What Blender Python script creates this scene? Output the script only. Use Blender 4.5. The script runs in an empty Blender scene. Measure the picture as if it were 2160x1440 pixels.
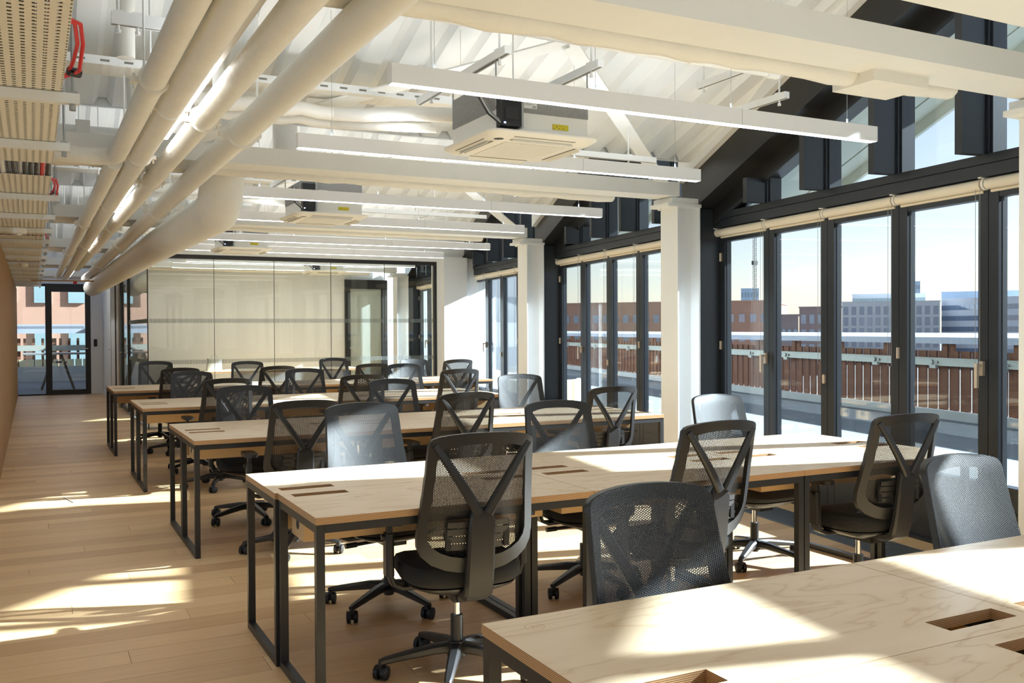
import bpy, bmesh, math, random
from mathutils import Vector, Matrix
random.seed(7)
SC = bpy.context.scene
COL = SC.collection
R = math.radians

# ------------------------------------------------------------------ camera
CAM_H, YAW, PITCH, ROLL, FPX = 1.432, 0.4736, -0.0137, -0.0050, 1975.97
_f = Vector((math.sin(YAW) * math.cos(PITCH), math.cos(YAW) * math.cos(PITCH), math.sin(PITCH)))
_r0 = Vector((math.cos(YAW), -math.sin(YAW), 0))
_u0 = _r0.cross(_f)
_r = math.cos(ROLL) * _r0 + math.sin(ROLL) * _u0
_u = -math.sin(ROLL) * _r0 + math.cos(ROLL) * _u0
cam = bpy.data.cameras.new('camera')
cam.sensor_width = 36.0
cam.lens = FPX / 2160 * 36.0
cam.clip_start = 0.05
cam.clip_end = 2000
camo = bpy.data.objects.new('camera', cam)
COL.objects.link(camo)
M = Matrix.Identity(4)
for i in range(3):
    M[i][0] = _r[i]; M[i][1] = _u[i]; M[i][2] = -_f[i]
M[0][3], M[1][3], M[2][3] = 0, 0, CAM_H
camo.matrix_world = M
SC.camera = camo

# ------------------------------------------------------------------ light
SUN = Vector((1.0, -0.245, 0.545)).normalized()          # towards the sun
W = bpy.data.worlds.new('sky'); SC.world = W; W.use_nodes = True
nt = W.node_tree; nt.nodes.clear()
sky = nt.nodes.new('ShaderNodeTexSky'); sky.sky_type = 'NISHITA'
sky.sun_disc = False
sky.sun_elevation = math.asin(SUN.z)
sky.sun_rotation = math.atan2(SUN.x, SUN.y)
sky.air_density = 1.0; sky.dust_density = 0.25; sky.ozone_density = 1.0
bg = nt.nodes.new('ShaderNodeBackground'); bg.inputs[1].default_value = 0.060
wo = nt.nodes.new('ShaderNodeOutputWorld')
hs = nt.nodes.new('ShaderNodeHueSaturation'); hs.inputs['Saturation'].default_value = 0.72
nt.links.new(sky.outputs[0], hs.inputs['Color']); tm = nt.nodes.new('ShaderNodeMix'); tm.data_type = 'RGBA'; tm.blend_type = 'MULTIPLY'; tm.inputs[0].default_value = 1.0; tm.inputs[7].default_value = (0.97, 0.955, 1.04, 1)
nt.links.new(hs.outputs[0], tm.inputs[6]); nt.links.new(tm.outputs[2], bg.inputs[0]); nt.links.new(bg.outputs[0], wo.inputs[0])
sl = bpy.data.lights.new('sun', 'SUN'); sl.energy = 11.5; sl.angle = R(0.9); sl.color = (0.80, 0.91, 1.0)
so = bpy.data.objects.new('sun', sl); COL.objects.link(so)
so.rotation_euler = (-SUN).to_track_quat('-Z', 'Y').to_euler()
vs = SC.view_settings
vs.view_transform = 'Standard'; vs.look = 'None'; vs.gamma = 1.0; vs.use_curve_mapping = False
vs.exposure = 1.6
try:
    SC.cycles.transparent_max_bounces = 32
    SC.cycles.diffuse_bounces = 6
    SC.cycles.max_bounces = 14
    SC.cycles.sample_clamp_indirect = 6.0
    SC.cycles.caustics_reflective = False
    SC.cycles.caustics_refractive = False
except Exception:
    pass
LIGHT_EMIT = 4.0; FILL_UP = 6.5  # the upward strength is for added ceiling fill

# ------------------------------------------------------------------ helpers
def ray(u, v):
    return _f + (u - 1080) / FPX * _r - (v - 720) / FPX * _u
def at_dist(u, v, d):
    r = ray(u, v); k = d / math.hypot(r.x, r.y)
    return Vector((0, 0, CAM_H)) + r * k

TH = R(7.9)
WX0 = 4.757                                               # window wall at y = 0
def xw(y): return WX0 + math.tan(TH) * y
def wpt(x, s, z=0):                                       # x outwards, s along the window wall
    return Vector((WX0 + s * math.sin(TH) + x * math.cos(TH), s * math.cos(TH) - x * math.sin(TH), z))

class MB:
    def __init__(self): self.v = []; self.f = []
    def add(self, vs, fs):
        b = len(self.v); self.v += [tuple(p) for p in vs]; self.f += [tuple(b + i for i in q) for q in fs]; return self
    def hexa(self, p):                                    # 4 bottom ccw, 4 top
        return self.add(p, [(3, 2, 1, 0), (4, 5, 6, 7), (0, 1, 5, 4), (1, 2, 6, 5), (2, 3, 7, 6), (3, 0, 4, 7)])
    def box(self, x0, x1, y0, y1, z0, z1):
        return self.hexa([(x0, y0, z0), (x1, y0, z0), (x1, y1, z0), (x0, y1, z0), (x0, y0, z1), (x1, y0, z1), (x1, y1, z1), (x0, y1, z1)])
    def frame(self, d):
        d = Vector(d).normalized()
        a = Vector((0, 0, 1)) if abs(d.z) < 0.9 else Vector((1, 0, 0))
        x = a.cross(d).normalized(); return x, d.cross(x)
    def cyl(self, p0, p1, r, seg=14, r1=None, caps=True):
        p0, p1 = Vector(p0), Vector(p1); x, y = self.frame(p1 - p0); r1 = r if r1 is None else r1
        vs = []
        for p, rr in ((p0, r), (p1, r1)):
            for i in range(seg):
                a = 2 * math.pi * i / seg; vs.append(p + x * (rr * math.cos(a)) + y * (rr * math.sin(a)))
        fs = [(i, (i + 1) % seg, seg + (i + 1) % seg, seg + i) for i in range(seg)]
        if caps: fs += [tuple(range(seg - 1, -1, -1)), tuple(range(seg, 2 * seg))]
        return self.add(vs, fs)
    def tube(self, pts, r, seg=12, caps=True):
        pts = [Vector(p) for p in pts]; n = len(pts); vs = []
        x0 = None
        for k, p in enumerate(pts):
            d = (pts[min(k + 1, n - 1)] - pts[max(k - 1, 0)]).normalized()
            if x0 is None: x, y = self.frame(d)
            else:
                x = (x0 - d * x0.dot(d)).normalized(); y = d.cross(x)
            x0 = x
            rr = r[k] if isinstance(r, (list, tuple)) else r
            for i in range(seg):
                a = 2 * math.pi * i / seg; vs.append(p + x * (rr * math.cos(a)) + y * (rr * math.sin(a)))
        fs = []
        for k in range(n - 1):
            for i in range(seg):
                j = (i + 1) % seg; fs.append((k * seg + i, k * seg + j, (k + 1) * seg + j, (k + 1) * seg + i))
        if caps: fs += [tuple(range(seg - 1, -1, -1)), tuple(range((n - 1) * seg, n * seg))]
        return self.add(vs, fs)
    def sweep(self, path, w, t, side=(1, 0, 0)):          # rectangular section along a path, w across 'side'
        n = len(path); vs = []; side = Vector(side)
        for k in range(n):
            p = Vector(path[k]); d = (Vector(path[min(k + 1, n - 1)]) - Vector(path[max(k - 1, 0)])).normalized()
            s = (side - d * side.dot(d)).normalized(); u = d.cross(s)
            ww = w[k] if isinstance(w, (list, tuple)) else w; tt = t[k] if isinstance(t, (list, tuple)) else t
            c = min(ww, tt) * 0.25
            for a, b in ((-ww / 2 + c, -tt / 2), (ww / 2 - c, -tt / 2), (ww / 2, -tt / 2 + c), (ww / 2, tt / 2 - c), (ww / 2 - c, tt / 2), (-ww / 2 + c, tt / 2), (-ww / 2, tt / 2 - c), (-ww / 2, -tt / 2 + c)):
                vs.append(p + s * a + u * b)
        fs = []
        for k in range(n - 1):
            for i in range(8):
                j = (i + 1) % 8; fs.append((k * 8 + i, k * 8 + j, (k + 1) * 8 + j, (k + 1) * 8 + i))
        fs += [tuple(range(7, -1, -1)), tuple(range((n - 1) * 8, n * 8))]
        return self.add(vs, fs)
    def prism(self, poly, fn, a, b):                      # poly of 2d points, fn(p, q, t) -> 3d
        n = len(poly)
        vs = [fn(p, q, a) for p, q in poly] + [fn(p, q, b) for p, q in poly]
        return self.add(vs, [tuple(range(n - 1, -1, -1)), tuple(range(n, 2 * n))] + [(i, (i + 1) % n, n + (i + 1) % n, n + i) for i in range(n)])
    def lathe(self, prof, c=(0, 0, 0), seg=20):
        vs = []
        for r, z in prof:
            for i in range(seg):
                a = 2 * math.pi * i / seg; vs.append((c[0] + r * math.cos(a), c[1] + r * math.sin(a), c[2] + z))
        fs = []
        for k in range(len(prof) - 1):
            for i in range(seg):
                j = (i + 1) % seg; fs.append((k * seg + i, k * seg + j, (k + 1) * seg + j, (k + 1) * seg + i))
        fs += [tuple(range(seg - 1, -1, -1)), tuple(range((len(prof) - 1) * seg, len(prof) * seg))]
        return self.add(vs, fs)
    def mesh(self, name, mat, smooth=True):
        me = bpy.data.meshes.new(name); me.from_pydata(self.v, [], self.f); me.update()
        bm = bmesh.new(); bm.from_mesh(me); bmesh.ops.recalc_face_normals(bm, faces=bm.faces); bm.to_mesh(me); bm.free()
        if smooth:
            me.polygons.foreach_set('use_smooth', [True] * len(me.polygons)); me.set_sharp_from_angle(angle=R(38))
        if mat: me.materials.append(mat)
        return me
    def build(self, name, mat, parent=None, loc=None, rz=0, smooth=True):
        return link(name, self.mesh(name, mat, smooth), parent, loc, rz)

def link(name, me, parent=None, loc=None, rz=0):
    o = bpy.data.objects.new(name, me); COL.objects.link(o)
    if parent: o.parent = parent
    if loc is not None: o.location = loc
    if rz: o.rotation_euler = (0, 0, rz)
    return o
def tag(o, label, cat, group=None):
    o['label'] = label; o['category'] = cat
    if group: o['group'] = group
    return o
def thing(name, label, cat, loc=(0, 0, 0), rz=0, group=None):
    return tag(link(name, None, None, loc, rz), label, cat, group)
def struct(o): o['kind'] = 'structure'; return o
def stuff(o): o['kind'] = 'stuff'; return o
def sgroup(name, loc=(0, 0, 0), rz=0): return struct(link(name, None, None, loc, rz))
def copy_tree(o, parent=None):
    c = o.copy(); COL.objects.link(c); c.parent = parent
    for ch in o.children: copy_tree(ch, c)
    return c
ORD = ['first', 'second', 'third', 'fourth', 'fifth', 'sixth', 'seventh', 'eighth', 'ninth', 'tenth', 'eleventh', 'twelfth', 'thirteenth', 'fourteenth', 'fifteenth', 'sixteenth', 'seventeenth', 'eighteenth', 'nineteenth', 'twentieth']

# ------------------------------------------------------------------ materials
def srgb(r, g, b):
    f = lambda c: (c / 255 / 12.92) if c / 255 <= 0.04045 else ((c / 255 + 0.055) / 1.055) ** 2.4
    return (f(r), f(g), f(b), 1)
def nodes(name):
    m = bpy.data.materials.new(name); m.use_nodes = True; t = m.node_tree; t.nodes.clear()
    out = t.nodes.new('ShaderNodeOutputMaterial'); return m, t, out
def nd(t, typ, **kw):
    n = t.nodes.new('ShaderNode' + typ)
    for k, v in kw.items(): setattr(n, k, v)
    return n
def mth(t, op, a, b=None):
    n = nd(t, 'Math', operation=op)
    for i, x in enumerate((a, b)):
        if x is None: continue
        if isinstance(x, (int, float)): n.inputs[i].default_value = x
        else: t.links.new(x, n.inputs[i])
    return n.outputs[0]
def mixc(t, fac, a, b):
    n = nd(t, 'Mix', data_type='RGBA')
    for i, x in ((0, fac), (6, a), (7, b)):
        if isinstance(x, (int, float)): n.inputs[i].default_value = x
        elif isinstance(x, tuple): n.inputs[i].default_value = x
        else: t.links.new(x, n.inputs[i])
    return n.outputs[2]
def mat(name, col, rough=0.5, metal=0.0, var=0.06, scale=6.0, bump=0.0, bscale=40.0, spec=0.5, coat=0.0):
    m, t, out = nodes(name)
    b = nd(t, 'BsdfPrincipled'); t.links.new(b.outputs[0], out.inputs[0])
    b.inputs['Roughness'].default_value = rough; b.inputs['Metallic'].default_value = metal
    b.inputs['Specular IOR Level'].default_value = spec
    tc = nd(t, 'TexCoord')
    n = nd(t, 'TexNoise'); n.inputs['Scale'].default_value = scale; n.inputs['Detail'].default_value = 4
    t.links.new(tc.outputs['Object'], n.inputs['Vector'])
    c = col if len(col) == 4 else tuple(col) + (1,)
    lo = tuple(x * (1 - var) for x in c[:3]) + (1,); hi = tuple(min(1, x * (1 + var)) for x in c[:3]) + (1,)
    t.links.new(mixc(t, n.outputs[0], lo, hi), b.inputs['Base Color'])
    if bump:
        n2 = nd(t, 'TexNoise'); n2.inputs['Scale'].default_value = bscale; n2.inputs['Detail'].default_value = 5
        t.links.new(tc.outputs['Object'], n2.inputs['Vector'])
        bp = nd(t, 'Bump'); bp.inputs['Strength'].default_value = bump; bp.inputs['Distance'].default_value = 0.01
        t.links.new(n2.outputs[0], bp.inputs['Height']); t.links.new(bp.outputs[0], b.inputs['Normal'])
    return m
def emit(name, col, s):
    m, t, out = nodes(name); e = nd(t, 'Emission'); e.inputs[0].default_value = col; e.inputs[1].default_value = s
    t.links.new(e.outputs[0], out.inputs[0]); return m
def glass(name, tint=(0.96, 0.98, 0.97, 1), refl=1.0):
    m, t, out = nodes(name)
    tr = nd(t, 'BsdfTransparent'); tr.inputs[0].default_value = tint
    gl = nd(t, 'BsdfGlossy'); gl.inputs['Roughness'].default_value = 0.01
    fr = nd(t, 'Fresnel'); gg = nd(t, 'NewGeometry')
    t.links.new(mth(t, 'SUBTRACT', 1.5, mth(t, 'MULTIPLY', gg.outputs['Backfacing'], 1.5 - 1 / 1.5)), fr.inputs[0])
    mx = nd(t, 'MixShader')
    t.links.new(mth(t, 'MULTIPLY', fr.outputs[0], refl), mx.inputs[0]); t.links.new(tr.outputs[0], mx.inputs[1]); t.links.new(gl.outputs[0], mx.inputs[2])
    t.links.new(mx.outputs[0], out.inputs[0]); return m

WHITE = srgb(233, 235, 236)
M_ = {}
M_['paint'] = mat('white_paint', WHITE, 0.55, var=0.02, scale=3)
M_['steel_white'] = mat('white_painted_steel', srgb(231, 232, 231), 0.45, var=0.03, scale=5, bump=0.06, bscale=60)
M_['lagging'] = mat('white_lagging', srgb(233, 231, 225), 0.5, var=0.05, scale=9, bump=0.55, bscale=22)
M_['pipe'] = mat('white_pipe', srgb(230, 228, 221), 0.42, var=0.04, scale=7, bump=0.12, bscale=30)
M_['deck'] = mat('roof_deck', srgb(234, 236, 236), 0.5, var=0.03, scale=4)
M_['fixture'] = mat('light_body', srgb(246, 246, 248), 0.4, var=0.01)
M_['black_steel'] = mat('black_steel', srgb(38, 37, 37), 0.42, var=0.12, scale=8, bump=0.05)
M_['navy'] = mat('dark_frame', srgb(40, 45, 52), 0.35, var=0.10, scale=6)
M_['rafter'] = mat('rafter_black', srgb(34, 34, 35), 0.30, var=0.12, scale=4)
M_['plastic'] = mat('chair_plastic', srgb(38, 37, 38), 0.38, var=0.06, scale=30, bump=0.04, bscale=400)
M_['fabric'] = mat('seat_fabric', srgb(28, 27, 27), 0.85, var=0.2, scale=250, bump=0.3, bscale=600)
M_['rubber'] = mat('caster_rubber', srgb(26, 26, 27), 0.55, var=0.05)
M_['chrome'] = mat('chrome', (0.75, 0.75, 0.76, 1), 0.15, metal=1.0, var=0.02)
M_['blind'] = mat('blind_fabric', srgb(232, 222, 203), 0.7, var=0.02)
M_['handle'] = mat('handle_metal', srgb(214, 200, 184), 0.35, metal=0.3, var=0.02)
M_['grey_felt'] = mat('grey_insulation', srgb(150, 150, 150), 0.9, var=0.25, scale=70)
M_['unit_white'] = mat('unit_white', srgb(238, 236, 230), 0.4, var=0.01)
M_['unit_cream'] = mat('unit_cream', srgb(238, 235, 227), 0.4, var=0.01)
M_['slot_dark'] = mat('slot_dark', srgb(126, 122, 114), 0.6, var=0.05)
M_['zinc'] = mat('zinc', srgb(168, 172, 174), 0.35, metal=0.6, var=0.06)
M_['black'] = mat('black_box', srgb(22, 23, 26), 0.4, var=0.05)
M_['yellow'] = mat('yellow_label', srgb(214, 196, 40), 0.5, var=0.02)
M_['paper'] = mat('paper_label', srgb(228, 228, 226), 0.6, var=0.01)
M_['ink'] = mat('ink', srgb(40, 40, 42), 0.6, var=0.02)
M_['red'] = mat('red_cable', srgb(214, 28, 34), 0.4, var=0.05)
M_['engrave'] = mat('engraved_line', srgb(176, 142, 100), 0.7, var=0.05)
M_['grille'] = mat('floor_grille', srgb(112, 122, 132), 0.4, metal=0.4, var=0.05)
M_['concrete'] = mat('concrete', srgb(176, 178, 176), 0.9, var=0.12, scale=3, bump=0.3, bscale=30)
M_['paving'] = mat('paving', srgb(120, 126, 130), 0.85, var=0.10, scale=2.2, bump=0.2, bscale=25)
M_['soffit'] = mat('soffit', srgb(226, 228, 216), 0.7, var=0.02)
M_['corten'] = mat('fence_board', srgb(112, 70, 48), 0.75, var=0.35, scale=5, bump=0.2, bscale=50)
M_['galv'] = mat('galvanised', srgb(164, 168, 160), 0.5, metal=0.2, var=0.08, scale=9)
M_['roof_white'] = mat('pale_coping', srgb(156, 164, 178), 0.5, var=0.03)
M_['brick'] = mat('far_brick', srgb(178, 138, 118), 0.9, var=0.12, scale=0.8)
M_['brick_dark'] = mat('dark_brick', srgb(134, 122, 124), 0.9, var=0.1, scale=0.6)  # from dark brick to far glass, pale bluish tones hold painted distance haze
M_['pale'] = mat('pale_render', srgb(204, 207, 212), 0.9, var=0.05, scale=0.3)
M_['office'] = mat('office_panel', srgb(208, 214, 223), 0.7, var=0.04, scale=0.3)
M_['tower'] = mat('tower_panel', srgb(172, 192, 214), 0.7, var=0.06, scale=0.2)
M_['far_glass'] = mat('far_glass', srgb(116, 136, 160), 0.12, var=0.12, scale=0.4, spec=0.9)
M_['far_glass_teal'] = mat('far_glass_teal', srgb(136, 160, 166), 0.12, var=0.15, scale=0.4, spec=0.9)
M_['street'] = mat('street', srgb(120, 120, 118), 0.9, var=0.1, scale=0.2)
M_['leaf'] = mat('leaf', srgb(112, 150, 60), 0.5, var=0.25, scale=8)
M_['stone'] = mat('planter_stone', srgb(214, 208, 170), 0.8, var=0.06)
M_['baseboard'] = M_['paint']
M_['glass'] = glass('window_glass')
M_['part_glass'] = glass('partition_glass', (0.93, 0.95, 0.93, 1), 1.0)
M_['frost'] = mat('manifestation_film', srgb(120, 130, 130), 0.6, var=0.02)
M_['diffuser'] = emit('light_diffuser', (0.96, 0.98, 1.0, 1), LIGHT_EMIT)
M_['uplight'] = emit('light_uplight', (0.90, 0.96, 1.0, 1), FILL_UP)  # upward glow added to the fixtures to fill the ceiling
M_['uplight_meeting'] = emit('meeting_uplight', (0.92, 0.97, 1.0, 1), FILL_UP * 2.2)  # stronger added fill to brighten the meeting room
M_['diffuser_aisle'] = emit('aisle_diffuser', (1.0, 0.98, 0.96, 1), 10.0)
M_['led'] = emit('blue_led', (0.3, 0.45, 1, 1), 6)

def wood(name, c0, c1, axis_scale, rough=0.45, ring=5.0, lines=True, plies=False, cells=None):
    m, t, out = nodes(name)
    b = nd(t, 'BsdfPrincipled'); t.links.new(b.outputs[0], out.inputs[0]); b.inputs['Roughness'].default_value = rough
    tc = nd(t, 'TexCoord'); geo = nd(t, 'NewGeometry')
    src = geo.outputs['Position']
    mp = nd(t, 'Mapping'); mp.inputs['Scale'].default_value = axis_scale
    off = None
    t.links.new(src, mp.inputs['Vector'])
    vec = mp.outputs[0]
    if cells:
        L, wd = cells
        sp = nd(t, 'SeparateXYZ'); t.links.new(src, sp.inputs[0])
        row = mth(t, 'FLOOR', mth(t, 'DIVIDE', sp.outputs[1], wd))
        shift = mth(t, 'MULTIPLY', mth(t, 'FRACT', mth(t, 'MULTIPLY', row, 0.618034)), L)
        colm = mth(t, 'FLOOR', mth(t, 'DIVIDE', mth(t, 'ADD', sp.outputs[0], shift), L))
        cx = nd(t, 'CombineXYZ'); t.links.new(row, cx.inputs[0]); t.links.new(colm, cx.inputs[1])
        wn = nd(t, 'TexWhiteNoise'); t.links.new(cx.outputs[0], wn.inputs['Vector'])
        add = nd(t, 'VectorMath', operation='MULTIPLY_ADD'); add.inputs[1].default_value = (9, 9, 9)
        t.links.new(wn.outputs['Color'], add.inputs[0]); t.links.new(vec, add.inputs[2]); vec = add.outputs[0]
    n1 = nd(t, 'TexNoise'); n1.inputs['Scale'].default_value = 1.0; n1.inputs['Detail'].default_value = 5; n1.inputs['Distortion'].default_value = 0.6
    t.links.new(vec, n1.inputs['Vector'])
    rings = mth(t, 'FRACT', mth(t, 'MULTIPLY', n1.outputs[0], ring))
    tri = mth(t, 'ABSOLUTE', mth(t, 'SUBTRACT', rings, 0.5))
    line = mth(t, 'POWER', mth(t, 'MULTIPLY', tri, 2.0), 6.0)
    n2 = nd(t, 'TexNoise'); n2.inputs['Scale'].default_value = 4.0; n2.inputs['Detail'].default_value = 6
    t.links.new(vec, n2.inputs['Vector'])
    fac = mth(t, 'ADD', mth(t, 'MULTIPLY', n2.outputs[0], 0.55), mth(t, 'MULTIPLY', line, 0.62 if lines else 0.14))
    if cells:
        fac = mth(t, 'ADD', fac, mth(t, 'MULTIPLY', mth(t, 'SUBTRACT', wn.outputs['Value'], 0.5), 0.85))
    col = mixc(t, fac, c0, c1)
    if plies:
        sp2 = nd(t, 'SeparateXYZ'); t.links.new(src, sp2.inputs[0])
        st = mth(t, 'GREATER_THAN', mth(t, 'FRACT', mth(t, 'MULTIPLY', sp2.outputs[2], 1 / 0.0042)), 0.55)
        nz = nd(t, 'SeparateXYZ'); t.links.new(geo.outputs['Normal'], nz.inputs[0])
        side = mth(t, 'LESS_THAN', mth(t, 'ABSOLUTE', nz.outputs[2]), 0.5)
        edge = mixc(t, st, srgb(206, 166, 120), srgb(140, 100, 66))
        col = mixc(t, side, col, edge)
    t.links.new(col, b.inputs['Base Color'])
    return m
PL, PWD = 2.2, 0.18
M_['floor'] = wood('oak_floor', srgb(222, 188, 142), srgb(186, 146, 102), (0.55, 7.0, 1), 0.42, ring=3, lines=False, cells=(PL, PWD))
M_['ply'] = wood('birch_ply', srgb(222, 204, 177), srgb(194, 165, 128), (0.9, 3.2, 3), 0.42, ring=11, plies=True)
M_['tray_ply'] = wood('tray_ply', srgb(222, 188, 140), srgb(196, 156, 106), (2, 6, 6), 0.5, ring=4, lines=False)
M_['slat'] = wood('oak_slat', srgb(196, 160, 118), srgb(158, 118, 78), (8, 8, 0.8), 0.5, ring=3, lines=False)

def mesh_fabric():
    m, t, out = nodes('chair_mesh_fabric')
    tc = nd(t, 'TexCoord'); sp = nd(t, 'SeparateXYZ'); t.links.new(tc.outputs['Object'], sp.inputs[0])
    px, pz = 0.0056, 0.0066
    a = mth(t, 'DIVIDE', sp.outputs[0], px)
    colm = mth(t, 'FLOOR', a)
    odd = mth(t, 'MULTIPLY', mth(t, 'FRACT', mth(t, 'MULTIPLY', colm, 0.5)), 1.0)
    fa = mth(t, 'ABSOLUTE', mth(t, 'SUBTRACT', mth(t, 'FRACT', a), 0.5))
    fb = mth(t, 'ABSOLUTE', mth(t, 'SUBTRACT', mth(t, 'FRACT', mth(t, 'ADD', mth(t, 'DIVIDE', sp.outputs[2], pz), odd)), 0.5))
    r2 = mth(t, 'ADD', mth(t, 'MULTIPLY', fa, fa), mth(t, 'MULTIPLY', fb, fb))
    hole = mth(t, 'LESS_THAN', r2, 0.074)
    b = nd(t, 'BsdfPrincipled'); b.inputs['Base Color'].default_value = srgb(23, 23, 25); b.inputs['Roughness'].default_value = 0.45
    b.inputs['Specular IOR Level'].default_value = 0.6
    bp = nd(t, 'Bump'); bp.inputs['Strength'].default_value = 0.6; bp.inputs['Distance'].default_value = 0.002
    t.links.new(r2, bp.inputs['Height']); t.links.new(bp.outputs[0], b.inputs['Normal'])
    tr = nd(t, 'BsdfTransparent'); mx = nd(t, 'MixShader')
    t.links.new(hole, mx.inputs[0]); t.links.new(b.outputs[0], mx.inputs[1]); t.links.new(tr.outputs[0], mx.inputs[2])
    t.links.new(mx.outputs[0], out.inputs[0]); return m
M_['mesh'] = mesh_fabric()

def perforated(name, px, py, hx, hy, axis=0):
    m, t, out = nodes(name)
    tc = nd(t, 'TexCoord'); sp = nd(t, 'SeparateXYZ'); t.links.new(tc.outputs['Object'], sp.inputs[0])
    a = mth(t, 'DIVIDE', sp.outputs[axis], px); c = mth(t, 'FLOOR', a)
    fa = mth(t, 'ABSOLUTE', mth(t, 'SUBTRACT', mth(t, 'FRACT', a), 0.5))
    fb = mth(t, 'ABSOLUTE', mth(t, 'SUBTRACT', mth(t, 'FRACT', mth(t, 'DIVIDE', sp.outputs[1 - axis], py)), 0.5))
    hole = mth(t, 'MULTIPLY', mth(t, 'LESS_THAN', fa, hx), mth(t, 'LESS_THAN', fb, hy))
    b = nd(t, 'BsdfPrincipled'); b.inputs['Base Color'].default_value = srgb(232, 226, 212); b.inputs['Roughness'].default_value = 0.5
    tr = nd(t, 'BsdfTransparent'); mx = nd(t, 'MixShader')
    t.links.new(hole, mx.inputs[0]); t.links.new(b.outputs[0], mx.inputs[1]); t.links.new(tr.outputs[0], mx.inputs[2])
    t.links.new(mx.outputs[0], out.inputs[0]); return m
M_['perf_y'] = perforated('perforated_tray', 0.034, 0.036, 0.20, 0.20)
M_['perf_x'] = perforated('perforated_small_tray', 0.05, 0.028, 0.28, 0.14)

# ------------------------------------------------------------------ floor
FLX0, FLX1, FLY0, FLY1 = -4.0, 7.6, -3.4, 23.4
fl = struct(MB().box(FLX0, FLX1 + 0.6, FLY0, FLY1, -0.12, -0.012).build('floor', M_['floor']))
def in_room(x0, x1, y0, y1): return x0 < xw(y1) - 0.02
planks = []
row0, row1 = math.floor(FLY0 / PWD), math.floor(FLY1 / PWD)
for rr in range(row0, row1):
    sh = ((rr * 0.618034) % 1.0) * PL
    c0 = math.floor((FLX0 + sh) / PL); c1 = math.floor((FLX1 + 0.5 + sh) / PL)
    for cc in range(c0, c1 + 1):
        xa = max(FLX0, cc * PL - sh); xb = min(cc * PL - sh + PL, xw((rr + 1) * PWD) + 0.02)
        if xb - xa < 0.02: continue
        planks.append((xa, xb, rr * PWD, (rr + 1) * PWD))
def seen_score(p):
    x = min(max((p[0] + p[1]) / 2, 0.2), 1.0) if p[0] < 1.6 else (p[0] + p[1]) / 2
    y = (p[2] + p[3]) / 2
    if y < 2.6 or p[1] < -0.6 or (y > 14.4 and p[0] > 1.5): return 1e9
    d = x * _f.x + y * _f.y
    lim = x * _r.x + y * _r.y
    if abs(lim) > d * 0.62: return 1e9
    return d + (6 if p[0] > 1.4 else 0)
planks.sort(key=seen_score)
rest = MB()
def plank_geo(mb, xa, xb, ya, yb):
    g = 0.0010; mb.box(xa + g, xb - g, ya + g, yb - g, -0.014, 0.0)
for i, p in enumerate(planks):
    if i < 300:
        mb = MB(); plank_geo(mb, *p); mb.build('floor_plank', M_['floor'], fl, smooth=False)
    else: plank_geo(rest, *p)
stuff(rest.build('floor_planks_rest', M_['floor'], fl, smooth=False))

# floor grille along the glazing
gr = tag(link('floor_grille', None, None, wpt(0, 0)), 'long grey slotted heating grille set in the floor along the windows', 'grille')
gr.rotation_euler = (0, 0, -TH)
g = MB(); g.box(-0.62, -0.605, -1, 14.6, 0.0005, 0.004); g.box(-0.295, -0.28, -1, 14.6, 0.0005, 0.004); g.build('grille_edge', M_['grille'], gr)
g = MB()
for i in range(0, 600):
    s = -0.5 + i * 0.025
    if s > 14.55: break
    g.box(-0.605, -0.295, s, s + 0.014, 0.0005, 0.0035)
stuff(g.build('grille_slats', M_['grille'], gr, smooth=False))

# ------------------------------------------------------------------ walls
def wallbox(name, x0, x1, y0, y1, z0=0, z1=4.5, m='paint'):
    return struct(MB().box(x0, x1, y0, y1, z0, z1).build(name, M_[m], smooth=False))
wallbox('wall_back', FLX0 - 0.2, 5.2, FLY0 - 0.2, FLY0, 2.62, 4.5)
wallbox('wall_back_sill', FLX0 - 0.2, 5.2, FLY0 - 0.2, FLY0, 0, 0.3)
bw = sgroup('window_90')
for i in range(7):
    xa = FLX0 + i * 1.13
    MB().box(xa, xa + 0.07, FLY0 - 0.15, FLY0 - 0.05, 0.3, 2.62).build('mullion', M_['navy'], bw)
    if i < 6 or True: MB().box(xa + 0.07, xa + 1.13, FLY0 - 0.106, FLY0 - 0.094, 0.3, 2.62).build('pane', M_['glass'], bw, smooth=False)
wallbox('wall_left', FLX0 - 0.2, FLX0, FLY0, 9.9, 2.62, 4.5)
wallbox('wall_left_sill', FLX0 - 0.2, FLX0, FLY0, 9.9, 0, 0.3)
lw = sgroup('window_91')  # unseen left glazing, added to bring sky fill to the aisle
for i in range(10):
    ya = FLY0 + i * 1.31
    MB().box(FLX0 - 0.15, FLX0 - 0.05, ya, ya + 0.07, 0.3, 2.62).build('mullion', M_['navy'], lw)
    MB().box(FLX0 - 0.106, FLX0 - 0.094, ya + 0.07, ya + 1.31, 0.3, 2.62).build('pane', M_['glass'], lw, smooth=False)
wallbox('wall_aisle_end', FLX0, -0.48, 9.6, 9.9)
wallbox('wall_corridor', 1.44, 1.54, 18.96, 23.5)
wallbox('wall_meeting_back', 1.54, 8.2, 18.96, 19.1)
wallbox('wall_far_head', -0.6, 1.5, 23.35, 23.5, 2.49, 4.2)
wallbox('wall_end_room', 1.60, 8.6, 19.12, 23.7, 0, 3.6)
wallbox('wall_end_terrace', 3.2, 8.6, 23.7, 36, 0, 2.5)  # unseen solid block, added to shade the end terrace
wallbox('wall_far_side', 1.19, 1.46, 23.35, 23.5, 0, 2.49)
wallbox('wall_far_slat_side', -0.62, -0.40, 23.35, 23.5, 0, 2.49)
struct(MB().box(1.425, 1.44, 18.96, 23.35, 0, 0.10).box(1.19, 1.44, 23.335, 23.35, 0, 0.10).build('baseboard_corridor', M_['paint']))
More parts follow.
